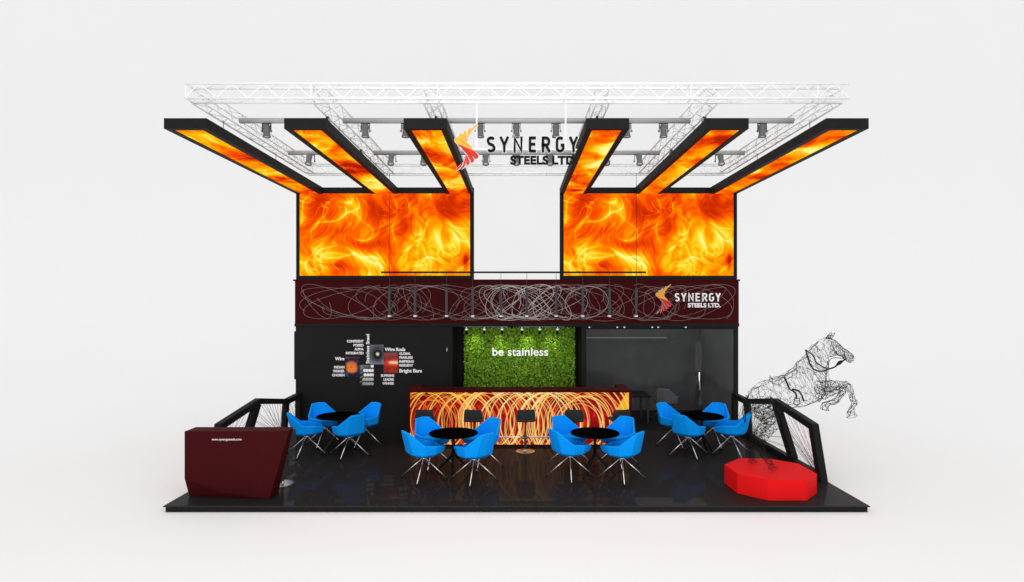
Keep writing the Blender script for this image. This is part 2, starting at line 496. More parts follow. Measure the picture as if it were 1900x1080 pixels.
def pic_coil(u, v):
    x = (u - .45) / .36; y = (v - .52) / .26; r = np.hypot(x, y); n = fbm(u * 4, v * 5, 5, 4)
    base = np.array(lin(18, 24, 48)) + np.clip(n, 0, 1)[..., None] * np.array(lin(70, 110, 170))
    glow = np.clip(1.5 - np.abs(r - .55) * 2.0 + n * .5, 0, 1)
    hot = np.array(lin(250, 130, 50)) * (.55 + .9 * v[..., None])
    c = base * (1 - glow[..., None]) + hot * glow[..., None]
    edge = np.exp(-((v - .06) / .02) ** 2)[..., None]
    return c * (1 - edge) + np.array(lin(150, 40, 20)) * edge
def pic_tube(u, v):
    r = np.hypot((u - .55), (v - .5) * 1.35); n = fbm(u * 6, v * 6, 8, 4)
    c = np.clip((r - .32) * 2.4, 0, 1) * (.5 + .5 * v) * (1 + .6 * n)
    c = .6 * c[..., None] * np.array(lin(170, 175, 195)) + np.array(lin(14, 16, 30)) + (.05 * np.exp(-((r - .36) / .03) ** 2))[..., None]
    d = np.clip(1.5 - r / .085 * 1.1, 0, 1)[..., None] if False else np.clip(1.6 - np.hypot(u - .56, (v - .48) * 1.35) / .10, 0, 1)[..., None]
    return c * (1 - d) + np.array(lin(250, 240, 190)) * d
def pic_bars(u, v):
    c = np.zeros(u.shape) + .02 + .5 * np.clip(.42 - v - u * .25, 0, 1)
    for row in range(5):
        for k in range(4):
            cx = .30 + .20 * k + .04 * row * (row < 3); cy = .06 + .215 * row
            if row == 0 and k < 3: continue
            d = np.hypot(u - cx, (v - cy) * 1.45)
            lum = .95 if row < 3 else (.55 if row == 3 else .4)
            c = np.where(d < .115, lum, c)
        c = np.where((u < .3) & (np.abs(v - .1 - .215 * row - (.3 - u) * .35) < .025), .25, c)
    return np.stack([c] * 3, -1)
def pic_hot(u, v):
    n = fbm(u * 3, v * 3, 12, 4); s = fbm(u * 14, v * 2.5, 14, 3)
    base = np.array(lin(150, 30, 22)) * (1 + .8 * n[..., None]) * (.55 + np.clip(v, 0, 1)[..., None] * .6)
    top = np.clip(.35 - v, 0, 1)[..., None] * np.array([.22, .2, .2])
    g = np.exp(-(((v - .5) / .16) ** 2)) * np.clip(.25 + u * .9, 0, 1)
    core = np.exp(-(((v - .49 - .02 * s) / .06) ** 2)) * np.clip((u - .28) * 4, 0, 1)
    low = np.clip((v - .6) * 1.4, 0, 1) * np.clip(.5 + s, 0, 1)
    c = base + top + g[..., None] * np.array(lin(255, 80, 10)) + core[..., None] * np.array([.9, .85, .6]) + low[..., None] * np.array(lin(120, 50, 10))
    return np.clip(c, 0, 1)
for f, box, lab in ((pic_coil, (640.5, 667.2, 661.3, 699.2), 'glowing coil on dark blue'), (pic_tube, (686.9, 711.9, 639.4, 675.9), 'dark steel tube with a bright spot'),
                    (pic_bars, (668, 693.5, 677, 714.8), 'rows of white bar ends'), (pic_hot, (712, 738.6, 654, 692), 'red hot bar')):
    a = pt(box[0], box[2], YT); b = pt(box[1], box[3], YT)
    o = link('photo', grid_mesh('photo', (a.x, YT - .0125, a.z), (b.x - a.x, 0, 0), (0, 0, b.z - a.z), 64, 90, f), M['photo'], gr)
    MB().box(a.x, b.x, YT - .0115, YT - .0005, b.z, a.z).build('panel', M['letterblack'], o)
    o['label'] = lab + ', small printed photo'

# screen hung on the storage room's outer side
sc = thing('side_screen', 'slim black screen mounted on the outer side of the charcoal wall', 'screen')
MB().box(-5.556, -5.512, DW + .05, DW + 1.5, 1.25, 2.45).build('bezel', M['black'], sc, bevel=.005)
MB().box(-5.559, -5.5565, DW + .09, DW + 1.46, 1.29, 2.41).build('display', M['tabletop'], sc)
MB().box(-5.5115, -5.5005, DW + .5, DW + 1.0, 1.7, 2.0).build('bracket', M['post'], sc)

# alcove, partition
al = thing('alcove_wall', 'dark rear wall and lid of the alcove behind the bar', 'wall')
MB().box(-1.597, 1.617, 6.46, 6.54, .001, 2.57).build('wall', M['wall'], al)
MB().box(-1.597, 1.617, DW + .04, 6.54, 2.572, 2.64).build('ceiling', M['wall'], al)
pw = tag(MB().box(1.62, 1.735, DW, 8.1, .001, 2.57).build('partition_wall', M['wall'], bevel=.005),
         'narrow dark partition between the green alcove and the glass room', 'wall')

# ---------------------------------------------------------------- glass meeting room
gm = thing('meeting_room', 'glass fronted dark meeting room behind the table, with a long bright door handle', 'glass room')
XE = 5.42
MB().box(1.737, XE, 8.0, 8.1, .001, 2.57).build('rear_wall', M['wallgrey'], gm)
MB().box(XE - .012, XE - .001, DW + .06, 7.999, .031, 2.56).build('side_lining', M['wallgrey'], gm)
MB().box(XE, 5.52, DW, 8.1, .001, 2.57).build('side_wall', M['wall'], gm, bevel=.005)
fr = MB()
fr.box(1.737, XE, DW + .01, DW + .05, 2.50, 2.57).box(1.737, XE, DW + .01, DW + .05, .001, .03)
fr.build('frame', M['wall'], gm)
xj = [1.74, pt(1215.5, 0, DW).x, pt(1281.5, 0, DW).x, XE - .005]
for k in range(2):
    MB().box(xj[k] + .006, xj[k + 1] - .006, DW + .025, DW + .035, .031, 2.499).build('glass_panel', M['glass'], gm)
MB().box(xj[3] - .55, xj[3], DW + .025, DW + .035, .031, 2.499).build('glass_panel', M['glass'], gm)
dd = MB().box(xj[2] + .006, xj[3] - .556, DW + .025, DW + .035, .031, 2.499).build('door', M['glass'], gm)
h0 = pt(1291, 634, DW); h1 = pt(1302.5, 790, DW)
MB().box(h0.x, h1.x, DW + .018, DW + .0245, .06, h0.z).build('manifestation_strip', M['frost'], dd)
a = pt(1297.2, 691, DW - .03); b = pt(1298.4, 724, DW - .03)
MB().tube([(a.x, DW + .012, a.z - .03), (a.x, DW - .045, a.z), (a.x - .004, DW - .055, (a.z + b.z) / 2), (b.x, DW - .045, b.z), (b.x, DW + .012, b.z + .03)], .016, 8).build('handle', M['chrome'], dd, smooth=True)
MB().box(1.76, pt(1287, 0, DW).x, 7.93, 7.97, 2.14 - .02, 2.14 + .01).build('picture_rail', M['greymetal'], gm)
for px in (1093.6, 1145.4, 1158.6, 1210.2, 1221.4, 1272.4):
    p = pt(px, 606.8, DW - .02)
    MB().lathe([(.013, -.02), (.021, -.012), (.021, .0), (.013, .006)], (p.x, DW - .015, p.z), 12).build('downlight', M['dot'], gm, smooth=True)
mt = thing('meeting_table', 'dark low table inside the glass meeting room', 'table', (3.05, 6.5, 0))
MB().box(-.75, .45, -.5, .5, .70, .735).build('table_top', M['black'], mt, bevel=.004)
for sx in (-.68, .38):
    for sy in (-.42, .42):
        MB().box(sx - .025, sx + .025, sy - .025, sy + .025, .001, .70).build('leg', M['post'], mt)

# ---------------------------------------------------------------- fascia band
fa = thing('fascia_band', 'long maroon fascia band across the stand between wall and fire screens', 'fascia')
MB().box(-5.505, 5.52, DW - .03, DW + .16, 2.652, 3.70).build('panel', M['maroon'], fa, bevel=.004)
MB().box(-5.545, 5.545, DW - .045, DW + .2, 3.702, 3.742).build('cap', M['maroon'], fa)
MB().box(-5.52, 5.535, DW - .02, DW + .035, 2.572, 2.650).build('header', M['wall'], fa)

# wire tangle in front of the band
rnd = random.Random(5)
def loop_pts(cx, a, b, sk, ph, n=64, wob=.05, y=0, part=(0, 1)):
    out = []
    f2 = rnd.choice((2, 3)); p2 = rnd.uniform(0, 6.28); w2 = rnd.uniform(-wob, wob)
    p3 = rnd.uniform(0, 6.28)
    for k in range(n + 1):
        t = 2 * math.pi * (part[0] + (part[1] - part[0]) * k / n) + ph
        z = b * math.sin(t) + w2 * math.sin(f2 * t + p2)
        x = cx + a * math.cos(t + sk) + w2 * 2 * math.cos(f2 * t + p3)
        z = max(-.49, min(.49, z))
        out.append((x, DW - .05 + y + .012 * math.sin(3 * t + p2), 3.172 + z))
    return out
wt = thing('wire_sculpture', 'tangle of pale looping wire spread along the maroon band', 'wire art')
far_ = MB(); mid_ = MB()
for k in range(54):
    a = rnd.uniform(.30, 1.25); cx = -4.95 + 9.9 * k / 53 + rnd.uniform(-.2, .2)
    cx = max(-5.36 + a, min(5.36 - a, cx))
    far_.tube(loop_pts(cx, a, rnd.uniform(.37, .45), rnd.uniform(-1.0, 1.0), rnd.uniform(0, 6), wob=.03, y=-.02 * (k % 3),
                       part=(0, rnd.uniform(.6, 1))), .0025, 4)
for k in range(22):
    a = rnd.uniform(.25, .85); cx = rnd.gauss(0.22, .62)
    mid_.tube(loop_pts(cx, a, rnd.uniform(.36, .45), rnd.uniform(-1.1, 1.1), rnd.uniform(0, 6), wob=.03, y=-.015 * (k % 4),
                       part=(0, rnd.uniform(.6, 1))), rnd.choice((.0028, .0034, .0044)), 4)
far_.build('thin_strand', M['wiredim'], wt); mid_.build('bright_strand', M['wirewhite'], wt)

# balustrade on the front of the band
ba = thing('balustrade', 'dark handrail on slim uprights standing before the maroon band', 'railing')
Yb = DW - .16
a = pt(707.5, 505.3, Yb); b = pt(1198.5, 505.3, Yb)
MB().beam(a, b, .05, .042).build('handrail', M['black'], ba, bevel=.006)
for px in (722.5, 770, 828.5, 877, 929.5, 977.5, 1032, 1081.5, 1131, 1180.5):
    p0 = pt(px, 585, Yb); p1 = pt(px, 534, Yb); p2 = pt(px, 507, Yb)
    o = MB().box(p0.x - .03, p0.x + .03, Yb - .012, Yb + .012, p0.z, p1.z).build('post', M['post'], ba)
    MB().tube([(p1.x, Yb, p1.z), (p2.x, Yb, p2.z)], .0055, 6).build('rod', M['post'], o)
    MB().box(p0.x - .034, p0.x + .034, Yb - .02, DW - .0305, p0.z - .038, p0.z - .001).build('bracket', M['white'], o)

# ---------------------------------------------------------------- emblem and signs
FE = [('y', [(93, 350), (120, 318), (158, 303), (190, 350), (222, 388), (300, 447), (400, 520), (490, 590), (380, 545), (250, 485), (140, 428), (105, 390)]),
      ('y', [(170, 275), (205, 240), (238, 238), (262, 310), (300, 375), (350, 440), (425, 515), (330, 455), (255, 405), (200, 345)]),
      ('y', [(255, 225), (282, 190), (306, 182), (312, 280), (334, 385), (300, 345), (275, 300)]),
      ('y', [(342, 190), (385, 120), (391, 138), (370, 225), (343, 345), (330, 300), (332, 240)]),
      ('y', [(388, 190), (405, 160), (455, 115), (513, 68), (521, 80), (440, 155), (405, 205), (384, 250)]),
      ('r', [(150, 455), (300, 507), (430, 562), (520, 622), (545, 665), (527, 703), (490, 722), (440, 672), (350, 598), (230, 515)]),
      ('r', [(225, 530), (300, 572), (370, 617), (435, 690), (462, 748), (445, 778), (405, 797), (382, 722), (335, 645), (285, 590)]),
      ('r', [(297, 640), (340, 692), (372, 780), (366, 822), (320, 852), (313, 760)]),
      ('r', [(285, 670), (302, 722), (297, 800), (272, 872), (228, 912), (262, 820), (280, 740)]),
      ('r', [(240, 790), (238, 817), (190, 892), (112, 950), (140, 905), (190, 850)])]
def emblem(fx, Y, parent, t=.03, outline=.012):
    """fx maps emblem coordinates to picture pixels; a pale edge plate stands behind each feather"""
    plate = MB(); cols = {'y': MB(), 'r': MB()}
    for k, poly in FE:
        P = [pt(*fx(x, y), Y) for x, y in poly]
        c = [(p.x, p.z) for p in P]
        cols[k].prism(c, Y - t, Y)
        n = len(c); ar = sum(c[i][0] * c[(i + 1) % n][1] - c[(i + 1) % n][0] * c[i][1] for i in range(n))
        s = 1 if ar > 0 else -1; big = []
        for i in range(n):
            p = Vector(c[i]); e1 = (Vector(c[i]) - Vector(c[i - 1])).normalized(); e2 = (Vector(c[(i + 1) % n]) - Vector(c[i])).normalized()
            nn = Vector((e1.y + e2.y, -(e1.x + e2.x))) * s
            nn = nn.normalized() if nn.length > 1e-6 else Vector((0, 0))
            big.append(tuple(p + nn * outline))
        plate.prism(big, Y + .002 + .0006 * len(plate.f) / 20, Y + .02)
    e = cols['y'].build('emblem', M['yellow'], parent)
    e['label'] = 'fan of amber feather shapes'
    e2 = cols['r'].build('emblem', M['crimson'], parent); e2['label'] = 'fan of red feather shapes'
    plate.build('emblem_edge', M['white'], e)

def arc(cx, cy, rx, ry, a0, a1, n=10):
    return [(cx + rx * math.cos(R(a0 + (a1 - a0) * k / n)), cy + ry * math.sin(R(a0 + (a1 - a0) * k / n))) for k in range(n + 1)]
# letters as strokes in a box of width 1 and height h (centre lines), drawn with one even weight
GLY = {'S': lambda h: [arc(.5, h - .45, .5, .45, 35, 90, 4) + arc(.5, h - .45, .5, .45, 100, 205, 8) + [(.22, h / 2 + .10), (.78, h / 2 - .10)] + arc(.5, .45, .5, .45, 25, -90, 10)[0:] + arc(.5, .45, .5, .45, -100, -148, 4)],
       'Y': lambda h: [[(0, h), (.5, h * .45), (.5, 0)], [(1, h), (.5, h * .45)]],
       'N': lambda h: [[(0, 0), (0, h), (1, 0), (1, h)]],
       'E': lambda h: [[(1, 0), (0, 0), (0, h), (1, h)], [(0, h * .52), (.88, h * .52)]],
       'R': lambda h: [[(0, 0), (0, h), (.5, h)] + arc(.55, h - .27 * h, .45, .27 * h, 90, -90, 10) + [(0, h * .46)], [(.5, h * .46), (1, 0)]],
       'G': lambda h: [arc(.5, h - .45, .5, .45, 40, 180, 10) + arc(.5, .45, .5, .45, 180, 360, 14) + [(1, h * .46), (.6, h * .46)]]}
def stroke_letter(m, ch, x0, x1, z0, z1, w, y0, y1, fat=0):
    """even weight letter in the box; w is the stroke width"""
    a0, a1, b0, b1 = x0 + w / 2, x1 - w / 2, z0 + w / 2, z1 - w / 2
    h = (b1 - b0) / (a1 - a0)
    W2 = w / 2 + fat
    for q, st in enumerate(GLY[ch](h)):
        P = [Vector((a0 + x * (a1 - a0), b0 + z * (a1 - a0))) for x, z in st]
        P = [p for i, p in enumerate(P) if i == 0 or (p - P[i - 1]).length > w * .05]
        if ch in 'YNRE':                      # free ends run out to the cap line and base line
            for e, nb in ((0, 1), (-1, -2)):
                d = (P[e] - P[nb]).normalized()
                P[e] = P[e] + d * (w / 2 if abs(d.y) > .3 else w * .35) * (0 if (q == 1 and e == (0 if ch in 'RE' else -1)) else 1)
        if fat: P[0] += (P[0] - P[1]).normalized() * fat; P[-1] += (P[-1] - P[-2]).normalized() * fat
        Lf, Rt = [], []
        for i, p in enumerate(P):
            d1 = (P[i] - P[i - 1]).normalized() if i else (P[1] - P[0]).normalized()
            d2 = (P[i + 1] - P[i]).normalized() if i < len(P) - 1 else d1
            n1 = Vector((-d1.y, d1.x)); n2 = Vector((-d2.y, d2.x)); nn = (n1 + n2).normalized()
            k = min(W2 / max(.35, nn.dot(n1)), W2 * 2.2)
            Lf.append(p + nn * k); Rt.append(p - nn * k)
        yy = y0 - .0015 * q
        b = len(m.v); n = len(P)
        m.v += [(p.x, yy, p.y) for p in Lf] + [(p.x, yy, p.y) for p in Rt] + [(p.x, y1, p.y) for p in Lf] + [(p.x, y1, p.y) for p in Rt]
        for i in range(n - 1):
            m.f += [(b + i, b + n + i, b + n + i + 1, b + i + 1), (b + 2 * n + i, b + 2 * n + i + 1, b + 3 * n + i + 1, b + 3 * n + i),
                    (b + i, b + i + 1, b + 2 * n + i + 1, b + 2 * n + i), (b + n + i, b + 3 * n + i, b + 3 * n + i + 1, b + n + i + 1)]
        for i in (0, n - 1): m.f.append((b + i, b + 2 * n + i, b + 3 * n + i, b + n + i))
def stroke_word(letters, pb, pc, wpx, Y, t, parent, mt, name='lettering', fat=0):
    m = MB()
    for ch, a, b in letters:
        p = pt(a, pb, Y); q = pt(b, pc, Y)
        stroke_letter(m, ch, p.x, q.x, p.z, q.z, wpx * (Y - CAMY) / FOC, Y - t, Y, fat)
    return m.build(name, mt, parent)

Ys = .12
hs = thing('hanging_sign', 'large black lettering with amber and red feather emblem hung from the white truss', 'sign')
LET = [('S', 125, 280), ('Y', 357, 512), ('N', 597, 757), ('E', 865, 997), ('R', 1093, 1243), ('G', 1340, 1492), ('Y', 1577, 1727)]
LT = [(c, 890 + a / 9.5, 890 + b / 9.5) for c, a, b in LET]
o = stroke_word(LT, 283.2, 254.4, 4.3, Ys, .04, hs, M['letterblack'])
stroke_word(LT, 283.2, 254.4, 4.3, Ys + .03, .025, hs, M['white'], 'lettering_edge', .012)
link('lettering', ptext('STEELS LTD.', 946.8, 1071.5, 306, 290, Ys, thick=.04, offset=.035), M['letterblack'], hs)
emblem(lambda x, y: (835 + x / 10.29, 225 + y / 10.29), Ys, hs)
for px in (884, 1050):
    p = pt(px, 0, Ys); zt = 6.345
    MB().tube([(p.x, Ys + .05, zt), (p.x, Ys + .05, pt(px, 276, Ys).z)], .013, 8).build('rod', M['whitemetal'], hs)
zz = pt(0, 276, Ys).z
MB().beam((pt(868, 0, Ys).x, Ys + .05, zz), (pt(1071, 0, Ys).x, Ys + .05, zz), .02, .02).build('rail', M['whitemetal'], hs)

bs = thing('fascia_sign', 'white lettering with small amber and red feather emblem on the maroon band', 'sign')
Yf = DW - .075
LB = [('S', 555, 662), ('Y', 700, 808), ('N', 853, 970), ('E', 1010, 1112), ('R', 1158, 1270), ('G', 1308, 1420), ('Y', 1455, 1562)]
stroke_word([(c, 1205 + a / 11.875, 1205 + b / 11.875) for c, a, b in LB], 520 + 467 / 11.875, 520 + 283 / 11.875, 2.7, Yf, .02, bs, M['white'])
link('lettering', ptext('STEELS LTD.', 1205 + 843 / 11.875, 1205 + 1562 / 11.875, 520 + 600 / 11.875, 520 + 503 / 11.875, Yf, thick=.02, offset=.04), M['white'], bs)
emblem(lambda x, y: (1205 + (140 + (x - 93) * 350 / 452) / 11.875, 520 + (95 + (y - 68) * 650 / 877) / 11.875), Yf, bs, .02, .006)
MB().box(pt(1222, 0, Yf).x, pt(1335, 0, Yf).x, Yf + .021, Yf + .03, 3.15, 3.17).box(4.0, 4.04, Yf + .03, DW - .031, 3.15, 3.17).box(4.9, 4.94, Yf + .03, DW - .031, 3.15, 3.17).build('bracket', M['maroon'], bs)

# ---------------------------------------------------------------- fire screens
ZA0, ZA1 = 5.87, 6.033                       # underside and top of the overhead arms
SP = {-1: [(-5.487, -4.822), (-3.617, -2.963), (-1.757, -1.083)], 1: [(1.083, 1.752), (2.950, 3.612), (4.818, 5.478)]}
XW = {-1: (-5.487, -1.067), 1: (1.082, 5.487)}
def fire_wall(u, v): return fire(u, v, 68)
def screen(sgn, label):
    t = thing('fire_screen', label, 'screen', group=None)
    x0, x1 = XW[sgn]; z0, z1 = 3.744, ZA1
    bw = .10
    f = MB()
    f.box(x0, x0 + bw, DW, DW + .14, z0, z1).box(x1 - bw, x1, DW, DW + .14, z0, z1)
    f.box(x0 + bw, x1 - bw, DW, DW + .14, z0, z0 + .10)
    f.box(x0 + bw, x1 - bw, DW, DW + .14, ZA0, z1)
    f.box(x0 + bw, x1 - bw, DW + .06, DW + .139, z0 + .1, ZA0)
    fr = f.build('frame', M['black'], t)
    # the picture on the wall part (one picture, shown on both screens)
    xa, xb = x0 + bw - .01, x1 - bw + .01; za, zb = z0 + .10 - .008, ZA0 + .0115
    if 'w' not in KIDS:
        KIDS['w'] = grid_mesh('display', (0, 0, 0), (1, 0, 0), (0, 0, -1), 460, 226, fire_wall)
    d = link('display', KIDS['w'], M['fire'], t)
    d.location = (xa, DW - .004, zb); d.scale = (xb - xa, 1, zb - za)
    for i, (a, b) in enumerate(SP[sgn]):
        bd = .10
        m = MB()
        m.box(a, b, 0, DW - .001, ZA0 + .03, ZA1)
        m.box(a, a + bd, 0, DW - .001, ZA0, ZA0 + .03).box(b - bd, b, 0, DW - .001, ZA0, ZA0 + .03)
        m.box(a + bd, b - bd, 0, .09, ZA0, ZA0 + .03)
        ar = m.build('overhead_arm', M['black'], t)
        sd = i if sgn < 0 else (3, 4, 7)[i]
        me = grid_mesh('display', (a + bd, .09, ZA0 + .012), (b - a - 2 * bd, 0, 0), (0, DW - .0952, 0), 46, 420,
                       lambda u, v, sd=sd: strip(u, v, sd), flip=True)
        link('display', me, M['fire'], ar)
    return t
screen(-1, 'fire picture screen with three overhead arms, above the lettered charcoal wall')
screen(1, 'fire picture screen with three overhead arms, above the glass meeting room')

# ---------------------------------------------------------------- truss rig
def truss_beam(x0, x1, y0, y1, z0, z1, axis, parent, rc=.019, rd=.0072, step=.50):
    m = MB()
    if axis == 'x':
        L0, L1 = x0, x1; P = lambda t, i, j: (t, (y0, y1)[i], (z0, z1)[j])
    else:
        L0, L1 = y0, y1; P = lambda t, i, j: ((x0, x1)[i], t, (z0, z1)[j])
    for i in (0, 1):
        for j in (0, 1):
            m.tube([P(L0, i, j), P(L1, i, j)], rc, 8)
    n = max(2, round((L1 - L0) / step)); s = (L1 - L0) / n
    fa = [((0, 0), (0, 1)), ((1, 0), (1, 1)), ((0, 0), (1, 0)), ((0, 1), (1, 1))]
    for q, (A, B) in enumerate(fa):
        for k in range(n):
            t0 = L0 + k * s; t1 = t0 + s / 2; t2 = t0 + s
            m.tube([P(t0, *A), P(t1, *B), P(t2, *A)], rd, 5, caps=False)
    for k in range(0, n + 1, 4):
        t = min(max(L0 + k * s, L0 + .02), L1 - .02)
        for A, B in fa: m.tube([P(t, *A), P(t, *B)], rd * 1.2, 5)
    return m.build('truss_beam', M['whitemetal'], parent, smooth=True)
tr = thing('lighting_truss', 'white lattice truss grid hanging over the whole stand', 'truss')
ZT0, ZT1 = 6.345, 6.572
truss_beam(-5.17, 5.18, .0, .20, ZT0, ZT1, 'x', tr)
truss_beam(-5.17, 5.18, 5.18, 5.38, ZT0, ZT1, 'x', tr)
for xa, xb in ((-5.17, -4.97), (-3.24, -3.02), (-1.48, -1.27), (1.27, 1.48), (3.0, 3.21), (4.98, 5.18)):
    truss_beam(xa, xb, .22, 5.16, ZT0, ZT1, 'y', tr)

# suspension cables
def cable(p0, p1, label, r=.006):
    tag(MB().tube([p0, p1], r, 6).build('suspension_cable', M['cord']), label, 'cable', 'thin cables hung from the truss')
for sgn, side in ((-1, 'lettered wall'), (1, 'meeting room')):
    for (yy, nm) in ((1.1, 'near its front end'), (3.3, 'near its middle')):
        cable((sgn * 5.12, yy, ZT0), (sgn * 5.12, yy, ZA1), 'thin cable on outermost fire arm above the %s, %s' % (side, nm))
        cable((sgn * 3.19, yy + .3, ZT0), (sgn * 3.19, yy + .3, ZA1), 'thin cable on middle fire arm above the %s, %s' % (side, nm))
    px = 722.5 if sgn < 0 else 1180.5
    q = pt(px, 507, Yb)
    cable((q.x, Yb, ZT0), (q.x, Yb, q.z + .012), 'long thin cable from truss to handrail end on the %s side' % side, .005)

# light bars and spotlights
def light_bar(x0, x1, y, label):
    t = thing('light_bar', label, 'light bar', (0, y, 0), group='grey pipes under the truss')
    MB().tube([(x0, 0, 6.28), (x1, 0, 6.28)], .047, 16).build('pipe', M['greymetal'], t, smooth=True)
    for xc in (-5.07, -3.13, -1.375, 1.375, 3.1, 5.08):
        if x0 - .13 < xc < x1 + .13:
            xc = min(max(xc, x0 + .03), x1 - .03)
            MB().box(xc - .02, xc + .02, -.055, .055, 6.27, 6.345).build('clamp', M['post'], t)
    return t
ROWS = [(.907, 'front'), (3.017, 'rear')]
for y, nm in ROWS:
    light_bar(-4.74, -3.20, y, 'short grey pipe in the %s row, on the lettered wall side' % nm)
    light_bar(-2.97, 2.97, y, 'long grey pipe in the %s row, across the middle of the truss' % nm)
    light_bar(3.18, 4.74, y, 'short grey pipe in the %s row, on the meeting room side' % nm)
def make_spot():
    t = thing('spotlight', 'x', 'spotlight', group='spotlights under the grey pipes')
    y = MB()
    y.box(-.075, -.068, -.02, .02, -.20, -.045).box(.068, .075, -.02, .02, -.20, -.045).box(-.075, .075, -.02, .02, -.055, -.0475)
    y.build('yoke', M['post'], t)
    b = MB().lathe([(.045, -.065), (.060, -.085), (.060, -.12), (.054, -.15), (.052, -.2), (.062, -.255), (.068, -.262), (.068, -.285), (.058, -.285), (.05, -.27)], n=18)
    o = b.build('lamp_body', M['lampgrey'], t, bevel=.003)
    MB().lathe([(.003, -.268), (.049, -.271), (.049, -.275), (.003, -.279)], n=16).build('lens', M['lens'], o, smooth=True)
    for s in (-1, 1):
        MB().tube([(s * .066, 0, -.175), (s * .095, 0, -.175)], .013, 8).build('knob', M['lampgrey'], t)
    return t
spot0 = make_spot(); first = True
RX = [[494.8, 678, 752.5, 891, 958, 1031.5, 1163, 1231, 1414], [577, 728, 788, 902, 958, 1020, 1124, 1184, 1334]]
ORD = ['first', 'second', 'third', 'fourth', 'fifth', 'sixth', 'seventh', 'eighth', 'ninth']
for r, (y, nm) in enumerate(ROWS):
    for k, px in enumerate(RX[r]):
        lab = 'grey %s row spotlight, %s counted from the lettered wall side' % (nm, ORD[k])
        s = spot0 if first else dup(spot0)
        first = False
        s.location = ((px - CX) * (y - CAMY) / FOC, y, 6.28); s['label'] = lab
        if r == 1:
            s.rotation_euler = (0, 0, 0)
            for c in children(s):
                if c.name.startswith('lamp_body'): c.location = (0, -.02, -.005); c.rotation_euler = (R(-20), 0, 0); c.location = (0, -.06, -.01)

# ---------------------------------------------------------------- plant wall, its letters, track lights
pl = thing('plant_wall', 'square of green leaves covering the alcove wall behind the bar', 'green wall')
gx0, gx1, gz0, gz1 = -1.39, 1.548, .02, 2.51
MB().box(gx0 + .01, gx1 - .01, 6.41, 6.458, gz0 + .01, gz1 - .01).build('backing', M['plaster'], pl)
rng = np.random.RandomState(3)
nl = 17000
cx = rng.uniform(gx0, gx1, nl); cz = rng.uniform(gz0, gz1, nl); cyy = 6.40 - rng.rand(nl) ** 1.5 * .085
yaw = rng.uniform(0, 2 * np.pi, nl); til = rng.normal(0, .55, nl); til2 = rng.normal(-.25, .5, nl); sz = rng.uniform(.018, .036, nl)
lv = np.zeros((nl, 4, 3)); 
loc = np.array([(-1.1, 0), (0, -.62), (1.1, 0), (0, .62)])
for k, (a, b) in enumerate(loc):
    X = (a * np.cos(yaw) - b * np.sin(yaw)) * sz; Z = (a * np.sin(yaw) + b * np.cos(yaw)) * sz
    lv[:, k, 0] = cx + X; lv[:, k, 2] = cz + Z
    lv[:, k, 1] = cyy + X * np.tan(np.clip(til, -1.1, 1.1)) + Z * np.tan(np.clip(til2, -1.1, 1.1))
lv[:, :, 1] = np.minimum(lv[:, :, 1], 6.405)
me = bpy.data.meshes.new('foliage')
me.vertices.add(nl * 4); me.vertices.foreach_set('co', lv.reshape(-1).astype(np.float32))
me.loops.add(nl * 4); me.loops.foreach_set('vertex_index', np.arange(nl * 4, dtype=np.int32))
me.polygons.add(nl); me.polygons.foreach_set('loop_start', np.arange(0, nl * 4, 4, dtype=np.int32))
me.update(calc_edges=True); me.validate()
at = me.color_attributes.new('print', 'FLOAT_COLOR', 'POINT')
hue = rng.rand(nl); val = np.exp(rng.normal(0, .38, nl))
c3 = np.stack([(.195 + .12 * hue) * val, (.46 + .09 * hue) * val, (.028 + .014 * hue) * val], -1)
c4 = np.concatenate([np.clip(c3, 0, .8), np.ones((nl, 1))], -1)
at.data.foreach_set('color', np.repeat(c4, 4, 0).reshape(-1).astype(np.float32))
link('foliage', me, M['photo'], pl)

Yg = 6.29
gs = thing('slogan_sign', 'white two word slogan lettering standing off the green leaves', 'sign')
link('lettering', ptext('be stainless', 913.8, 1016.8, 660.0, 645, Yg, thick=.035, offset=.006), M['glowadded_letter'], gs)
pins = MB()
for px in (916, 925.5, 947, 962, 975, 988, 1001, 1013):
    p = pt(px, 656, Yg); pins.tube([(p.x, Yg + .0, p.z), (p.x, 6.41, p.z)], .004, 5)
pins.build('pin', M['steel'], gs)

Yk = 5.95
for xa, xb, lamps, lab in ((860, 942, (865.5, 898.5, 931.5), 'three lamp ceiling track over the leaves, nearer the lettered wall'),
                           (963, 1045.5, (968.5, 1001.5, 1034.5), 'three lamp ceiling track over the leaves, nearer the meeting room')):
    t = thing('track_light', lab, 'track light', group='track lights over the green wall')
    p0 = pt(xa, 606, Yk); p1 = pt(xb, 606, Yk)
    MB().box(p0.x, p1.x, Yk - .015, Yk + .015, p0.z - .012, p0.z + .012).build('rail', M['greymetal'], t)
    for px in (xa + 12, xb - 12):
        p = pt(px, 606, Yk); MB().tube([(p.x, Yk, p.z + .012), (p.x, Yk, 2.572)], .006, 6).build('hanger', M['greymetal'], t)
    for px in lamps:
        p = pt(px, 611.5, Yk)
        b = MB().tube([(p.x, Yk, p0.z - .012), (p.x, Yk, p.z)], .008, 6).lathe([(.008, -.022), (.03, -.016), (.038, 0), (.03, .016), (.008, .022)], (p.x, Yk, p.z), 14).build('lamp', M['lampwhite'], t, smooth=True)
        d = Vector((0, .30, -.62)).normalized(); q = Vector((p.x, Yk + .01, p.z - .02))
        MB().tube([q, q + d * .11], [.022, .03], 12).build('lamp_shade', M['tabletop'], b, smooth=False)
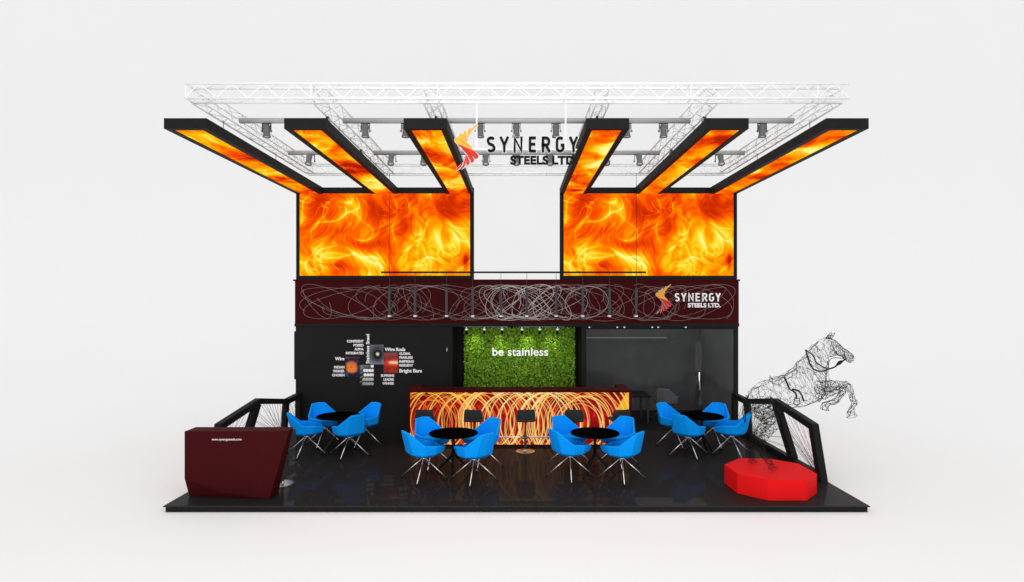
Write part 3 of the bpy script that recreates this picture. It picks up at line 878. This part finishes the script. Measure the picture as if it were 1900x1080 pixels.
for px, py in ((881.5, 639), (928.5, 640), (976.5, 640), (1022, 640)):
    l = bpy.data.lights.new('track_lamp', 'SPOT'); l.energy = 11; l.spot_size = R(58); l.spot_blend = 1; l.shadow_soft_size = .02; l.color = (1, .97, .8)
    o = bpy.data.objects.new('track_lamp', l); COL.objects.link(o)
    tgt = pt(px, py, 6.38); o.location = (tgt.x, 5.86, 2.40)
    o.rotation_euler = (tgt - o.location).to_track_quat('-Z', 'Y').to_euler()

# ---------------------------------------------------------------- bar
BY = 3.69
xl, xr = -2.39, 2.525
br = thing('bar_counter', 'maroon bar counter with a glowing front of fiery rings', 'bar counter')
m = MB()
m.box(xl, xr, BY + .02, BY + .47, .001, 1.205)
m.box(xl, xl + .22, BY + .4705, BY + 1.0, .001, 1.205).box(xr - .20, xr, BY + .4705, BY + 1.0, .001, 1.205)
m.box(xl, xl + .055, BY - .012, BY + .019, .001, 1.205).box(xr - .06, xr, BY - .012, BY + .019, .001, 1.205)
m.box(xl + .055, xr - .06, BY - .012, BY + .019, 1.195, 1.205).box(xl + .055, xr - .06, BY - .012, BY + .019, .001, .05)
m.build('body', M['maroon'], br)
MB().box(xl - .004, xr + .004, BY - .02, BY + .48, 1.206, 1.245).build('countertop', M['maroon'], br, bevel=.004)
MB().box(xl - .004, xl + .225, BY + .4805, BY + 1.0, 1.206, 1.245).box(xr - .205, xr + .004, BY + .4805, BY + 1.0, 1.206, 1.245).build('side_top', M['maroon'], br, bevel=.004)
def rings(u, v):
    """luminous rings drawn by circling light, on dark red (x, y in picture pixels, y down)"""
    x = u * 405; y = v * 97
    rr = random.Random(21)
    n = fbm(u * 9, v * 2, 31, 3); n2 = fbm(u * 26, v * 6, 36, 2)
    k = np.clip(.5 + 1.6 * n, 0, 1)[..., None]
    col = np.array(lin(116, 12, 20)) * (1 - k) + np.array(lin(176, 20, 22)) * k
    dk = np.clip((n2 - .20) * 4, 0, 1)[..., None] * .55
    col = col * (1 - dk) + np.array(lin(226, 52, 28)) * dk
    cr = []
    for i in range(33):                                   # thinner orange rings behind
        cr.append((i * 11.2 + rr.uniform(-5, 5) - 10, rr.uniform(50, 68), rr.gauss(61, 4), rr.choice((.4, .5, .7, 1.0)), 'o'))
    for i in range(33):                                   # brighter yellow rings in front
        cr.append((i * 9.9 + rr.uniform(-5, 5) + 8, rr.uniform(50, 64), rr.gauss(60, 5), rr.choice((.4, .5, .7, .9, 1.5)), 'y'))
    for i in range(9):                                    # the last, concentric family
        cr.append((316 + rr.uniform(-5, 5), 60 + rr.uniform(-4, 4), 40 + i * 8.2, rr.choice((.5, .7, 1.2)), 'y'))
    edge = 401 - (56 - np.clip(56 - y, 0, 56)) / 56 * 34
    tri = ((x > edge) & (y < 52))[..., None] * .92
    col = col * (1 - tri) + np.array(lin(250, 184, 36)) * tri
    for cx_, cy_, r_, w_, kd in cr:
        th = np.arctan2(y - cy_, x - cx_)
        rad = np.hypot((x - cx_) * 1.06, y - cy_)
        d = np.abs(rad - r_ - .8 * np.sin(2 * th + cx_))
        ww = w_ * (.85 + .55 * np.cos(th * 2 + cx_ * .7))
        a = np.clip((ww + .45 - d) / .7, 0, 1)[..., None]
        mid = math.exp(-((cx_ - 225) / 95) ** 2)
        if kd == 'o': c = np.array(lin(255, 124, 44)) * (1 - .6 * mid) + np.array(lin(255, 196, 84)) * .6 * mid
        else: c = np.array(lin(255, 198, 66)) * (1 - mid) + np.array(lin(255, 230, 158)) * mid
        a = a * (.92 if kd == 'y' else .8)
        col = col * (1 - a) + c * a
    return col
link('light_panel', grid_mesh('light_panel', (xl + .055, BY - .002, 1.194), (xr - xl - .115, 0, 0), (0, 0, -1.143), 810, 196, rings), M['barlight'], br)
fy = BY - .14; fz = .245
MB().tube([(xl + .12, fy, fz), (xr - .12, fy, fz)], .016, 10).build('foot_rail', M['chrome'], br, smooth=True)
for x in (xl + .2, -.9, .6, xr - .2):
    MB().tube([(x, fy, fz), (x, BY - .003, fz)], .010, 8).build('rail_bracket', M['chrome'], br, smooth=True)

# ---------------------------------------------------------------- stools
def make_stool():
    t = thing('bar_stool', 'x', 'bar stool', group='black bar stools')
    MB().lathe([(.19, .002), (.205, .006), (.205, .012), (.17, .02), (.04, .028), (.03, .05)], n=36).build('base', M['steel'], t, smooth=False)
    MB().tube([(0, 0, .03), (0, 0, .42)], .027, 14).tube([(0, 0, .42), (0, 0, .66)], .02, 14).build('pole', M['post'], t, smooth=True)
    MB().tube([(.02, .0, .27), (.09, .12, .27), (.06, .20, .27), (-.06, .20, .27), (-.09, .12, .27), (-.02, 0, .27)], .010, 8).build('footrest', M['post'], t, smooth=True)
    s = MB()
    P = [(-.20, -.18), (.20, -.18), (.195, .17), (.14, .21), (-.14, .21), (-.195, .17)]
    n = len(P)
    for z, k in ((.655, .82), (.672, .97), (.70, 1.0), (.715, .95)):
        s.v += [(x * k, y * k, z) for x, y in P]
    s.f.append(tuple(reversed(range(n)))); s.f.append(tuple(3 * n + i for i in range(n)))
    for i in range(3):
        for k in range(n):
            l = (k + 1) % n; s.f.append((i * n + k, i * n + l, (i + 1) * n + l, (i + 1) * n + k))
    s.build('seat', M['blackleather'], t, bevel=.012)
    b = MB()
    rows = ((.675, .185, 0.0), (.72, .20, .01), (.80, .195, .025), (.90, .18, .04), (.925, .165, .045))
    for z, hw, dy in rows:
        for f in (0, 1):
            for q in range(7):
                tt = -1 + 2 * q / 6
                yy = -.175 - dy + .05 * tt * tt + (.032 if f else 0)
                b.v.append((hw * tt, yy, z))
    for i in range(len(rows) - 1):
        for q in range(6):
            a0 = i * 14 + q; a1 = (i + 1) * 14 + q
            b.f.append((a0, a0 + 1, a1 + 1, a1)); b.f.append((a0 + 7, a1 + 7, a1 + 8, a0 + 8))
        a0 = i * 14; a1 = (i + 1) * 14
        b.f.append((a0, a1, a1 + 7, a0 + 7)); b.f.append((a0 + 6, a0 + 13, a1 + 13, a1 + 6))
    for i, fl in ((0, False), (len(rows) - 1, True)):
        for q in range(6):
            a0 = i * 14 + q; f = (a0, a0 + 7, a0 + 8, a0 + 1); b.f.append(f[::-1] if fl else f)
    b.build('backrest', M['blackleather'], t, bevel=.008)
    return t
stool = make_stool()
sx = [((791 - CX), -.12), ((879.5 - CX), -.06), ((974.8 - CX), .1), ((1065 - CX), -.05), ((1148.5 - CX), .22)]
SL = ['first black bar stool at the bar, at its end by the lettered wall', 'second black bar stool at the bar from the lettered wall end',
      'middle black bar stool at the bar, its round steel base in clear view', 'fourth black bar stool at the bar from the lettered wall end',
      'last black bar stool at the bar, at its meeting room end']
for k, (dx, rz) in enumerate(sx):
    s = stool if k == 0 else dup(stool)
    s.location = (dx * (3.28 - CAMY) / FOC, 3.28, 0); s.rotation_euler = (0, 0, rz); s['label'] = SL[k]
s = dup(stool, (-4.09, 1.09, 0), R(180), 'bar stool half hidden behind the maroon reception desk')

# ---------------------------------------------------------------- round tables
def make_table():
    t = thing('round_table', 'x', 'table', group='round black tables on the stage')
    MB().lathe([(.44, .742), (.45, .748), (.45, .762), (.445, .766)], n=64).build('table_top', M['tabletop'], t)
    MB().tube([(0, 0, .36), (0, 0, .742)], .028, 14).build('column', M['tableleg'], t, smooth=True)
    for k in range(3):
        a = R(120 * k); c, s_ = math.cos(a), math.sin(a)
        MB().tube([(0, 0, .40), (c * .03, s_ * .03, .35), (c * .36, s_ * .36, .02), (c * .385, s_ * .385, .012)], [.026, .026, .018, .016], 8).build('leg', M['tableleg'], t, smooth=True)
    return t
tb = make_table()
TAB = [(-3.79, 3.3, 100, 'round black table among blue chairs before the lettered charcoal wall'),
       (-1.165, 1.68, 30, 'front round black table among blue chairs, closer to the reception desk'),
       (1.45, 1.70, 110, 'front round black table among blue chairs, closer to the red podium'),
       (3.94, 3.3, 60, 'round black table among blue chairs before the glass meeting room')]
for k, (x, y, rz, lab) in enumerate(TAB):
    t = tb if k == 0 else dup(tb)
    t.location = (x, y, 0); t.rotation_euler = (0, 0, R(rz)); t['label'] = lab

# ---------------------------------------------------------------- blue chairs
def chair_shell():
    # plan columns from front centre round one side to the back centre
    colB = [(.20, 0), (.19, .13), (.06, .20), (-.07, .20), (-.18, .12), (-.20, 0)]
    colM = [(.315, 0), (.30, .18), (.09, .305), (-.12, .31), (-.275, .19), (-.30, 0)]
    colR = [(.345, 0), (.335, .20), (.11, .335), (-.115, .335), (-.375, .155), (-.395, 0)]
    zB = [.43] * 6; zM = [.49, .49, .485, .485, .495, .50]; zR = [.565, .59, .635, .66, .885, .895]
    ring = lambda c, z: [(c[i][0], c[i][1], z[i]) for i in range(6)] + [(c[i][0], -c[i][1], z[i]) for i in (4, 3, 2, 1)]
    m = MB(); rings_ = [ring(colB, zB), ring(colM, zM), ring(colR, zR)]
    n = 10
    for r in rings_: m.v += r
    m.f.append(tuple(reversed(range(n))))
    for i in range(2):
        for k in range(n):
            l = (k + 1) % n; m.f.append((i * n + k, i * n + l, (i + 1) * n + l, (i + 1) * n + k))
    return m
def make_chair(name, upholstery, label, group):
    t = thing(name, label, 'chair', group=group)
    o = chair_shell().build('shell', upholstery, t)
    sd = o.modifiers.new('s', 'SOLIDIFY'); sd.thickness = .04; sd.offset = -1; sd.use_even_offset = True
    b = o.modifiers.new('b', 'BEVEL'); b.width = .012; b.segments = 3; b.limit_method = 'ANGLE'; b.angle_limit = R(20)
    bake(o)
    o.data.polygons.foreach_set('use_smooth', [False] * len(o.data.polygons))
    s = MB()
    P = [(.30, -.15), (.30, .15), (.08, .265), (-.10, .265), (-.235, .13), (-.235, -.13), (-.10, -.265), (.08, -.265)]
    n = 8
    for z, k in ((.475, .80), (.51, .96), (.545, .98), (.56, .92)): s.v += [(x * k, y * k, z) for x, y in P]
    s.f.append(tuple(reversed(range(n)))); s.f.append(tuple(3 * n + i for i in range(n)))
    for i in range(3):
        for k in range(n):
            l = (k + 1) % n; s.f.append((i * n + k, i * n + l, (i + 1) * n + l, (i + 1) * n + k))
    s.build('seat', upholstery, t, bevel=.01)
    h = MB().lathe([(.05, .372), (.055, .38), (.055, .392), (.045, .398), (.10, .424), (.10, .4295)], n=20).build('hub', M['chrome'], t)
    for k in range(4):
        a = R(90 * k); c, s_ = math.cos(a), math.sin(a)
        l = MB().tube([(c * .02, s_ * .02, .385), (c * .415, s_ * .415, .035)], [.0100, .0085], 8).build('leg', M['chrome'], t, smooth=True)
        MB().tube([(c * .415, s_ * .415, .034), (c * .417, s_ * .417, .001)], [.010, .012], 8).build('foot', M['tableleg'], l)
    return t
GC = 'blue armchairs around the round tables'
ch0 = make_chair('armchair', M['blue'], 'x', GC)
TN = ['of the round table by the lettered wall', 'of the front table closer to the reception desk', 'of the front table closer to the red podium', 'of the table by the meeting room glass']
CH = [  # table, near/far, side, x, y, leg turn in the room
 (0, 'near', 'outer', -4.365, 3.03, -8), (0, 'near', 'centre', -3.46, 2.95, -8), (0, 'far', 'outer', -4.27, 3.86, -5), (0, 'far', 'centre', -3.40, 3.87, -14),
 (1, 'near', 'outer', -1.66, 1.37, -8), (1, 'near', 'centre', -.754, 1.28, -6), (1, 'far', 'outer', -1.63, 2.20, -4), (1, 'far', 'centre', -.68, 2.16, -8),
 (2, 'near', 'centre', .97, 1.47, -2), (2, 'near', 'outer', 1.885, 1.36, -4), (2, 'far', 'centre', 1.04, 2.33, -3), (2, 'far', 'outer', 1.96, 2.27, 3),
 (3, 'near', 'centre', 3.556, 2.955, 8), (3, 'near', 'outer', 4.475, 3.05, 8), (3, 'far', 'centre', 3.50, 3.86, 12), (3, 'far', 'outer', 4.36, 3.83, 6)]
FACE = {}
for k, (ti, nf, sd, x, y, lt) in enumerate(CH):
    c = ch0 if k == 0 else dup(ch0)
    tx, ty = TAB[ti][0], TAB[ti][1]
    f = math.atan2(ty - y, tx - x)
    c.location = (x, y, 0); c.rotation_euler = (0, 0, f)
    c['label'] = 'blue armchair on the %s %s side %s' % (nf, sd, TN[ti])
    for p in children(c):
        if p.name.split('.')[0] in ('leg', 'hub'): p.rotation_euler = (0, 0, R(lt) - f)
gc = make_chair('armchair', M['chairgrey'], 'grey armchair seen through the glass inside the meeting room', None)
gc.location = (4.02, 6.55, 0); gc.rotation_euler = (0, 0, R(65))

# ---------------------------------------------------------------- reception desk
rd = thing('reception_desk', 'faceted maroon reception desk with a white web address at the stage corner', 'desk')
V = [Vector(v) for v in []]
T0 = pt(342.2, 801, .40); T1 = pt(538.5, 800.5, .46); T2 = pt(544.3, 792.3, .74); T3 = pt(363.5, 792.3, .74)
ztop = 1.085
def atz(px, py, z):
    d = (CAMZ - z) * FOC / (py - CY); return Vector(((px - CX) * d / FOC, d + CAMY, z))
T0 = atz(342.2, 800.3, ztop); T1 = atz(536.5, 800, ztop); T2 = atz(544.4, 792.3, ztop); T3 = atz(363.3, 792.3, ztop)
B0 = atz(350.8, 920.3, .001); B1 = atz(418, 923.5, .001); B2 = atz(499, 926.6, .001); B3 = atz(515.8, 915.4, .001)
Lm = pt(342.3, 888, T0.y); 
mid1 = pt(415, 914.5, B1.y - .05)
B4 = Vector((B0.x + .12, T3.y, .001)); B5 = Vector((B3.x - .02, T2.y, .001)); T2b = T2; T3b = T3
bmv = [T0, T1, T2, T3, B0, B1, B2, B3, B5, B4, Lm, mid1]
bm = bmesh.new()
for v in bmv: bm.verts.new(v)
bmesh.ops.convex_hull(bm, input=bm.verts)
me = bpy.data.meshes.new('body'); bm.to_mesh(me); bm.free()
link('body', me, M['maroon'], rd, bevel=.006)
# the address follows the leaning front face
p0 = pt(395, 816.5, .37); yA = .362
tm = text_mesh('www.synergysteels.com', pt(395, 0, .37).x, pt(449.6, 0, .37).x, pt(0, 816.3, .37).z, pt(0, 812.2, .37).z, 0, offset=-.005, thick=.006)
nvec = (T1 - T0).cross(B1 - T0).normalized()
if nvec.y > 0: nvec = -nvec
for v in tm.vertices:
    dx = v.co.x - T0.x; dz = v.co.z - T0.z
    v.co.y = T0.y - (nvec.x * dx + nvec.z * dz) / nvec.y + v.co.y - .014
tm.update()
link('lettering', tm, M['white'], rd)

# ---------------------------------------------------------------- red podium
OC = [(4.02, .236), (4.63, .236), (4.98, .595), (4.97, 1.19), (4.585, 1.51), (4.06, 1.54), (3.64, 1.13), (3.66, .595)]
m = MB(); n = 8
m.v += [(x, y, .001) for x, y in OC] + [(x, y, .33) for x, y in OC]
m.f.append(tuple(reversed(range(n)))); m.f.append(tuple(n + i for i in range(n)))
for i in range(n):
    j = (i + 1) % n; m.f.append((i, j, n + j, n + i))
tag(m.build('podium', M['red'], bevel=.005), 'glossy red eight sided podium under the wire horse', 'podium')

# ---------------------------------------------------------------- wire horse
YH = 1.0
def hp(px, py, dy=0): 
    p = pt(px, py, YH); return Vector((p.x, YH + dy, p.z))
px2m = (YH - CAMY) / FOC
def hx(px, py, dy=0): return pt(px, py, YH + dy)     # seen at this very place, at depth dy from the horse's middle
rj = random.Random(9)
wires = MB()
def wire(a, b, r): wires.tube([a, b], r, 3, caps=False)
def wire_skin(rows, radii=(.0016, .0022, .0028), drop=.08):
    """one thin wire along every edge of a triangulated sleeve through the given rings"""
    n = len(rows[0])
    for i, row in enumerate(rows):
        for k in range(n):
            if rj.random() > drop: wire(row[k], row[(k + 1) % n], rj.choice(radii))
            if i < len(rows) - 1:
                if rj.random() > drop: wire(row[k], rows[i + 1][k], rj.choice(radii))
                if rj.random() > drop: wire(row[k], rows[i + 1][(k + (1 if rj.random() < .5 else -1)) % n], rj.choice(radii))
def jit(s): return Vector((rj.gauss(0, s), rj.gauss(0, s), rj.gauss(0, s)))
# trunk and neck: side profile (top, bottom) and half width, in picture pixels
TR = [((1384, 741), (1389, 760), 7), ((1389, 729), (1398, 774), 19), ((1400, 718), (1411, 779), 26), ((1414, 709), (1431, 772), 29),
      ((1432, 702), (1452, 764), 31), ((1450, 698), (1471, 757.5), 32), ((1464, 688), (1492, 752.5), 32), ((1476, 678.5), (1512, 746.5), 29),
      ((1484, 670), (1528, 735), 25), ((1491, 661), (1533.5, 716), 20), ((1499, 651), (1534.5, 699), 15), ((1508, 641), (1536, 683), 12), ((1517, 633), (1536, 671), 10.5)]
rows = []
for i in range(2 * len(TR) - 1):
    a_, b_ = TR[i // 2], TR[min(i // 2 + i % 2, len(TR) - 1)]
    tp = ((a_[0][0] + b_[0][0]) / 2, (a_[0][1] + b_[0][1]) / 2); bt = ((a_[1][0] + b_[1][0]) / 2, (a_[1][1] + b_[1][1]) / 2); hw = (a_[2] + b_[2]) / 2
    n_ = 14; row = []
    for k in range(n_):
        th = 2 * math.pi * (k + .5 * (i % 2)) / n_; c_ = math.cos(th)
        row.append(hp((tp[0] + bt[0]) / 2 + (tp[0] - bt[0]) / 2 * c_, (tp[1] + bt[1]) / 2 + (tp[1] - bt[1]) / 2 * c_, hw * px2m * math.sin(th) * (1 - .12 * c_)) + jit(.016))
    rows.append(row)
wire_skin(rows)
# limbs: chains of joints with a radius each
def limb(P, rr, n=6, sub=3, js=.004):
    out = []
    for i in range(len(P) - 1):
        m_ = max(1, min(sub, int((P[i + 1] - P[i]).length / .05)))
        for q in range(m_): out.append((P[i].lerp(P[i + 1], q / m_), rr[i] + (rr[i + 1] - rr[i]) * q / m_))
    out.append((P[-1], rr[-1]))
    rows = []
    for i, (p, r) in enumerate(out):
        t = (out[min(i + 1, len(out) - 1)][0] - out[max(i - 1, 0)][0]).normalized()
        a_ = t.cross(Vector((0, 1, 0))).normalized(); b_ = t.cross(a_).normalized()
        rows.append([p + (a_ * math.cos(2 * math.pi * (k + .5 * (i % 2)) / n) + b_ * math.sin(2 * math.pi * (k + .5 * (i % 2)) / n)) * r * px2m + jit(js) for k in range(n)])
    wire_skin(rows, (.0024, .0030, .0038), .05)
def hz(px, py, z):   # point over the podium at height z, at the depth that shows there
    d_ = (CAMZ - z) * FOC / (py - CY); return Vector(((px - CX) * d_ / FOC, d_ + CAMY, z))
limb([hx(1520, 722, -.16), hx(1536, 717, -.15), hx(1553, 715, -.15), hx(1569, 713, -.15), hx(1575, 717, -.15), hx(1579.5, 732, -.15), hx(1584.5, 744, -.15), hx(1585, 749, -.15), hx(1581.5, 758, -.15), hx(1578, 765, -.15), hx(1581, 773, -.15)],
     [17, 12, 8.5, 6.2, 6.2, 4.6, 5.2, 5.4, 4.2, 6.4, 8.6])
limb([hx(1518, 730, .16), hx(1534, 728, .15), hx(1550, 724, .15), hx(1562, 720, .15), hx(1564, 726, .15), hx(1557.5, 736, .15), hx(1552, 743, .15), hx(1547, 746, .15), hx(1539, 747, .15), hx(1531.5, 751, .15), hx(1530, 760, .15)],
     [16, 11, 8, 6, 6, 4.8, 5.2, 5, 4.2, 6.2, 7.5])
f1 = hz(1395.5, 858, .335); f2 = hz(1434, 871.5, .335)
limb([hx(1410, 745, .15), hx(1419, 765, .17), hx(1425, 779, .18), hx(1412, 797, .19), hx(1400, 810, .20), Vector((f1.x - .03, f1.y + .03, f1.z + .27)), Vector((f1.x - .01, f1.y, f1.z + .13)), Vector((f1.x - .005, f1.y, f1.z + .08)), Vector((f1.x + .01, f1.y - .01, f1.z + .004))],
     [24, 18, 13, 8.5, 7, 5, 5.6, 5.4, 9.0])
limb([hx(1412, 748, -.15), hx(1424, 770, -.17), hx(1433, 786, -.18), hx(1424, 803, -.19), hx(1411, 818, -.20), Vector((f2.x - .155, f2.y + .04, f2.z + .24)), Vector((f2.x - .06, f2.y, f2.z + .125)), Vector((f2.x - .04, f2.y, f2.z + .08)), Vector((f2.x + .01, f2.y - .01, f2.z + .004))],
     [24, 18, 13, 8.5, 7, 5, 5.6, 5.4, 9.4])
limb([hx(1387, 735, 0), hx(1383, 748, 0), hx(1381, 765, 0), hx(1382, 784, 0)], [3.5, 4.5, 4, 1.5], n=5)
# the head: a loft through its profile, with finer mesh than the body
HP = [((1525.8, 627.8), (1535.5, 663.5), 9), ((1532.5, 625.8), (1539, 663), 10), ((1539.6, 626.2), (1543.5, 661.6), 10), ((1545, 629.0), (1548, 660.4), 10),
      ((1550, 632.7), (1552.2, 659.4), 9.3), ((1555, 636.7), (1555.8, 659.4), 8.3), ((1559.8, 640.8), (1559, 660.4), 7.3), ((1564.8, 644.5), (1562, 662.4), 6.6),
      ((1569.5, 648.2), (1565.2, 665), 6.2), ((1574, 651.2), (1568.6, 668.6), 6.2), ((1578, 654.2), (1572, 671.6), 6.2), ((1581.8, 658.2), (1575.6, 673), 5.6), ((1584, 663), (1579, 672.4), 4.2)]
NR = 11; hr = []
for (tp, bt, hw) in HP:
    row = []
    for k in range(NR):
        th = 2 * math.pi * (k + .5 * (len(hr) % 2)) / NR
        cx_, cy_ = (tp[0] + bt[0]) / 2, (tp[1] + bt[1]) / 2
        c_ = math.cos(th); sq = math.copysign(abs(c_) ** .85, c_)
        p = hp(cx_ + (tp[0] - bt[0]) / 2 * sq, cy_ + (tp[1] - bt[1]) / 2 * sq, hw * px2m * math.sin(th) * (1 - .18 * c_ * c_))
        row.append(p + Vector((rj.gauss(0, .004), rj.gauss(0, .004), rj.gauss(0, .004))))
    hr.append(row)
for i, row in enumerate(hr):
    for k in range(NR):
        if i: wires.tube([row[k], row[(k + 1) % NR]], .0022, 3, caps=False)
        if i < len(hr) - 1:
            wires.tube([row[k], hr[i + 1][k]], .0024, 3, caps=False)
            wires.tube([row[k], hr[i + 1][(k + (1 if i % 2 else -1)) % NR]], .0022, 3, caps=False)
for s_ in (-1, 1):
    dy = s_ * 7.2 * px2m
    for r_ in (.030, .017):                      # eyes, nostrils
        c_ = hp(1553.5, 643, dy * 1.12)
        wires.tube([c_ + Vector((r_ * 1.3 * math.cos(R(60 * q)), 0, r_ * math.sin(R(60 * q)))) for q in range(6)], .003, 3, closed=True)
    c_ = hp(1579, 662.5, s_ * 5.2 * px2m)
    wires.tube([c_ + Vector((.020 * math.cos(R(72 * q)), 0, .024 * math.sin(R(72 * q)))) for q in range(5)], .003, 3, closed=True)
    wires.tube([hp(1583, 669, s_ * 3 * px2m), hp(1577, 667.5, s_ * 5.6 * px2m), hp(1571, 666.5, s_ * 6 * px2m)], .003, 3)
    b0 = [hp(1533.5, 628, s_ * .035), hp(1541.5, 628.5, s_ * .03), hp(1537.5, 629, s_ * .085)]
    m0 = [hp(1538.5, 622, s_ * .04), hp(1544.5, 622.5, s_ * .04), hp(1541.5, 623, s_ * .085)]
    tip = hp(1546.5, 616.8, s_ * .055)
    for q in range(3):
        for P_, Q_ in ((b0[q], m0[q]), (m0[q], tip), (b0[q], b0[(q + 1) % 3]), (m0[q], m0[(q + 1) % 3]), (b0[q], m0[(q + 1) % 3])):
            wires.tube([P_, Q_], .0042, 3, caps=False)
for q in range(7):                               # mane
    x0_, y0_ = 1524 - q * 6.2, 629 + q * 6.6
    wires.tube([hp(x0_, y0_, 0), hp(x0_ - 3.5, y0_ + 1.2, .01), hp(x0_ - 6.5, y0_ + 7.2, 0)], .003, 3)
ho = thing('horse', 'leaping horse sculpture of black wire on the red podium', 'sculpture', (4.2, 1.0, .33))
OFF = Matrix.Translation((-4.2, -1.0, -.33))
def hpart(mb, name, parent=ho):
    mb.v = [tuple(Vector(v) - Vector((4.2, 1.0, .33))) for v in mb.v]
    return mb.build(name, M['wireblack'], parent)
hpart(wires, 'wire_body')
def path(pts, dy, r, n=5):
    pts = [hp(x, y, dy[i] if isinstance(dy, (list, tuple)) else dy) for i, (x, y) in enumerate(pts)]
    return pts
m = MB()
near = [hx(1495, 649.7, 0), hx(1498, 660, -.20), hx(1502, 674, -.26), hx(1509.6, 685.5, -.25), hx(1518, 688.5, -.2), hx(1527, 688.8, -.15), hx(1536.3, 685.3, -.1), hx(1548, 681.5, -.09), hx(1558, 674, -.09), hx(1569, 666, -.08)]
farr = [hx(1495, 649.7, 0), hx(1506, 657, .2), hx(1511, 664, .25), hx(1514.5, 672.4, .26), hx(1525, 680, .2), hx(1536.3, 685.3, .1), hx(1538, 672, .1), hx(1541, 666.5, .1), hx(1546, 664, .09), hx(1556, 664, .09), hx(1569, 666, .08)]
m.tube(near, .013, 6); m.tube(farr[:6], .011, 6); m.tube(farr[5:], .006, 6)
m.tube([hx(1553, 677, -.1), hx(1558, 673, -.1), hx(1563, 670, -.1)], [.02, .035, .02], 6)
hpart(m, 'reins')
m = MB()
m.tube([hx(1541, 646, -.09), hx(1556, 660, -.1), hx(1568, 660, -.085), hx(1570, 666, -.07)], .007, 5)
m.tube([hx(1562, 648, 0), hx(1567, 654, -.08), hx(1566, 664, -.08)], .007, 5)
m.tube([hx(1542, 634, 0), hx(1544, 641, -.1), hx(1549, 650, -.1), hx(1556, 660, -.1)], .006, 5)
hpart(m, 'bridle')
# saddle as a small wire frame with a cantle, and its stirrups
m = MB()
for dy in (-.17, -.08, 0, .08, .17):
    drop = 10 * (abs(dy) / .17) ** 2
    m.tube([hx(1428, 697 + drop, dy), hx(1433, 701.5 + drop, dy), hx(1445, 704 + drop, dy), hx(1456, 696 + drop, dy), hx(1470, 688 + drop, dy), hx(1478, 684 + drop, dy)], .005, 4)
for x, y in ((1428, 697), (1433, 701.5), (1445, 704), (1456, 696), (1470, 688), (1478, 684)):
    m.tube([hx(x, y + 10, -.17), hx(x, y + 2.5, -.08), hx(x, y, 0), hx(x, y + 2.5, .08), hx(x, y + 10, .17)], .005, 4)
hpart(m, 'saddle')
for s in (-1, 1):
    dy = s * .36
    m = MB()
    m.tube([hx(1455, 700, s * .2), hx(1466, 723, dy), hx(1471, 725, dy), hx(1477, 730, dy), hx(1478, 740, dy)], .014, 6)
    m.tube([hx(1470, 722, dy), hx(1482, 725, dy), hx(1488, 734, dy), hx(1491.5, 744, dy)], .014, 6)
    m.tube([hx(1474, 740, dy), hx(1483, 739, dy), hx(1484.5, 749, dy), hx(1477, 752, dy), hx(1473, 748, dy)], .009, 5, closed=True)
    m.tube([hx(1475, 744, dy), hx(1484, 744, dy)], .006, 5)
    hpart(m, 'stirrup')
m = MB()
m.tube([hx(1534, 688, 0), hx(1532.5, 700, -.1), hx(1531.5, 712, -.15), hx(1530, 725, -.2), hx(1524, 738, -.2), hx(1508, 748, -.12), hx(1496, 752, 0)], .006, 5)
hpart(m, 'breast_strap')

# ---------------------------------------------------------------- side railings
def railing(sgn, label):
    t = thing('side_railing', label, 'railing', (sgn * 5.40, 0, 0), group='black framed side railings')
    w = .13; ht = .12
    A, B, C, D, E = (5.33, .87), (4.56, .845), (3.07, 1.10), (1.50, .905), (1.22, .003)
    fr_ = MB()
    # one mitred ring of bars: outer outline, inner outline, both closed
    out = [(5.36, .0), (5.36, .93), (4.58, .906), (3.07, 1.168), (1.45, .97), (1.13, .002)]
    out[0] = (5.36, .002)
    inn = [(5.24, .13), (5.24, .805), (4.575, .785), (3.07, 1.045), (1.585, .86), (1.335, .13)]
    n = len(out)
    for sx in (-ht / 2, ht / 2):
        fr_.v += [(sx, y, z) for y, z in out] + [(sx, y, z) for y, z in inn]
    for i in range(n):
        j = (i + 1) % n
        for q in ((i, j, n + j, n + i), (2 * n + j, 2 * n + i, 3 * n + i, 3 * n + j), (j, i, 2 * n + i, 2 * n + j), (n + i, n + j, 3 * n + j, 3 * n + i)):
            fr_.f.append(q)
    for (p0, p1, ww) in (((4.545, .82), (4.41, .10), .15), ((3.03, 1.07), (2.27, .10), .19)):
        fr_.beam((0, p0[0], p0[1]), (0, p1[0], p1[1]), ht - .01, ww, up=(0, 1, 0))
    fr_.build('frame', M['black'], t)
    A, B, C, D = (5.28, .83), (4.575, .80), (3.07, 1.06), (1.56, .87)
    def fan(o, ends, red=0):
        for i, e in enumerate(ends):
            c = MB()
            for sx in (-.045, .045):
                c.tube([(sx, o[0], o[1]), (sx * .6, e[0], e[1])], .0032, 4)
            c.build('cord', M['crimson'] if i < red else M['cord'], t)
    L = lambda p, q, k: (p[0] + (q[0] - p[0]) * k, p[1] + (q[1] - p[1]) * k)
    fan((1.33, .12), [L(D, C, k) for k in (.22, .42, .62)] + [L(C, (2.28, .1), k) for k in (.1, .25, .4, .55)], 2)
    fan((4.28, .13), [L(B, C, k) for k in (.12, .3, .5, .7, .88)] + [L(C, (2.28, .1), k) for k in (.15, .3, .45, .62, .8)])
    fan((5.2, .13), [L(B, A, k) for k in (.15, .5)] + [L((4.44, .1), B, k) for k in (.4, .65, .9)])
    return t
railing(-1, 'black angular side railing with cord fans, behind the maroon reception desk')
railing(1, 'black angular side railing with cord fans, behind the red podium and horse')
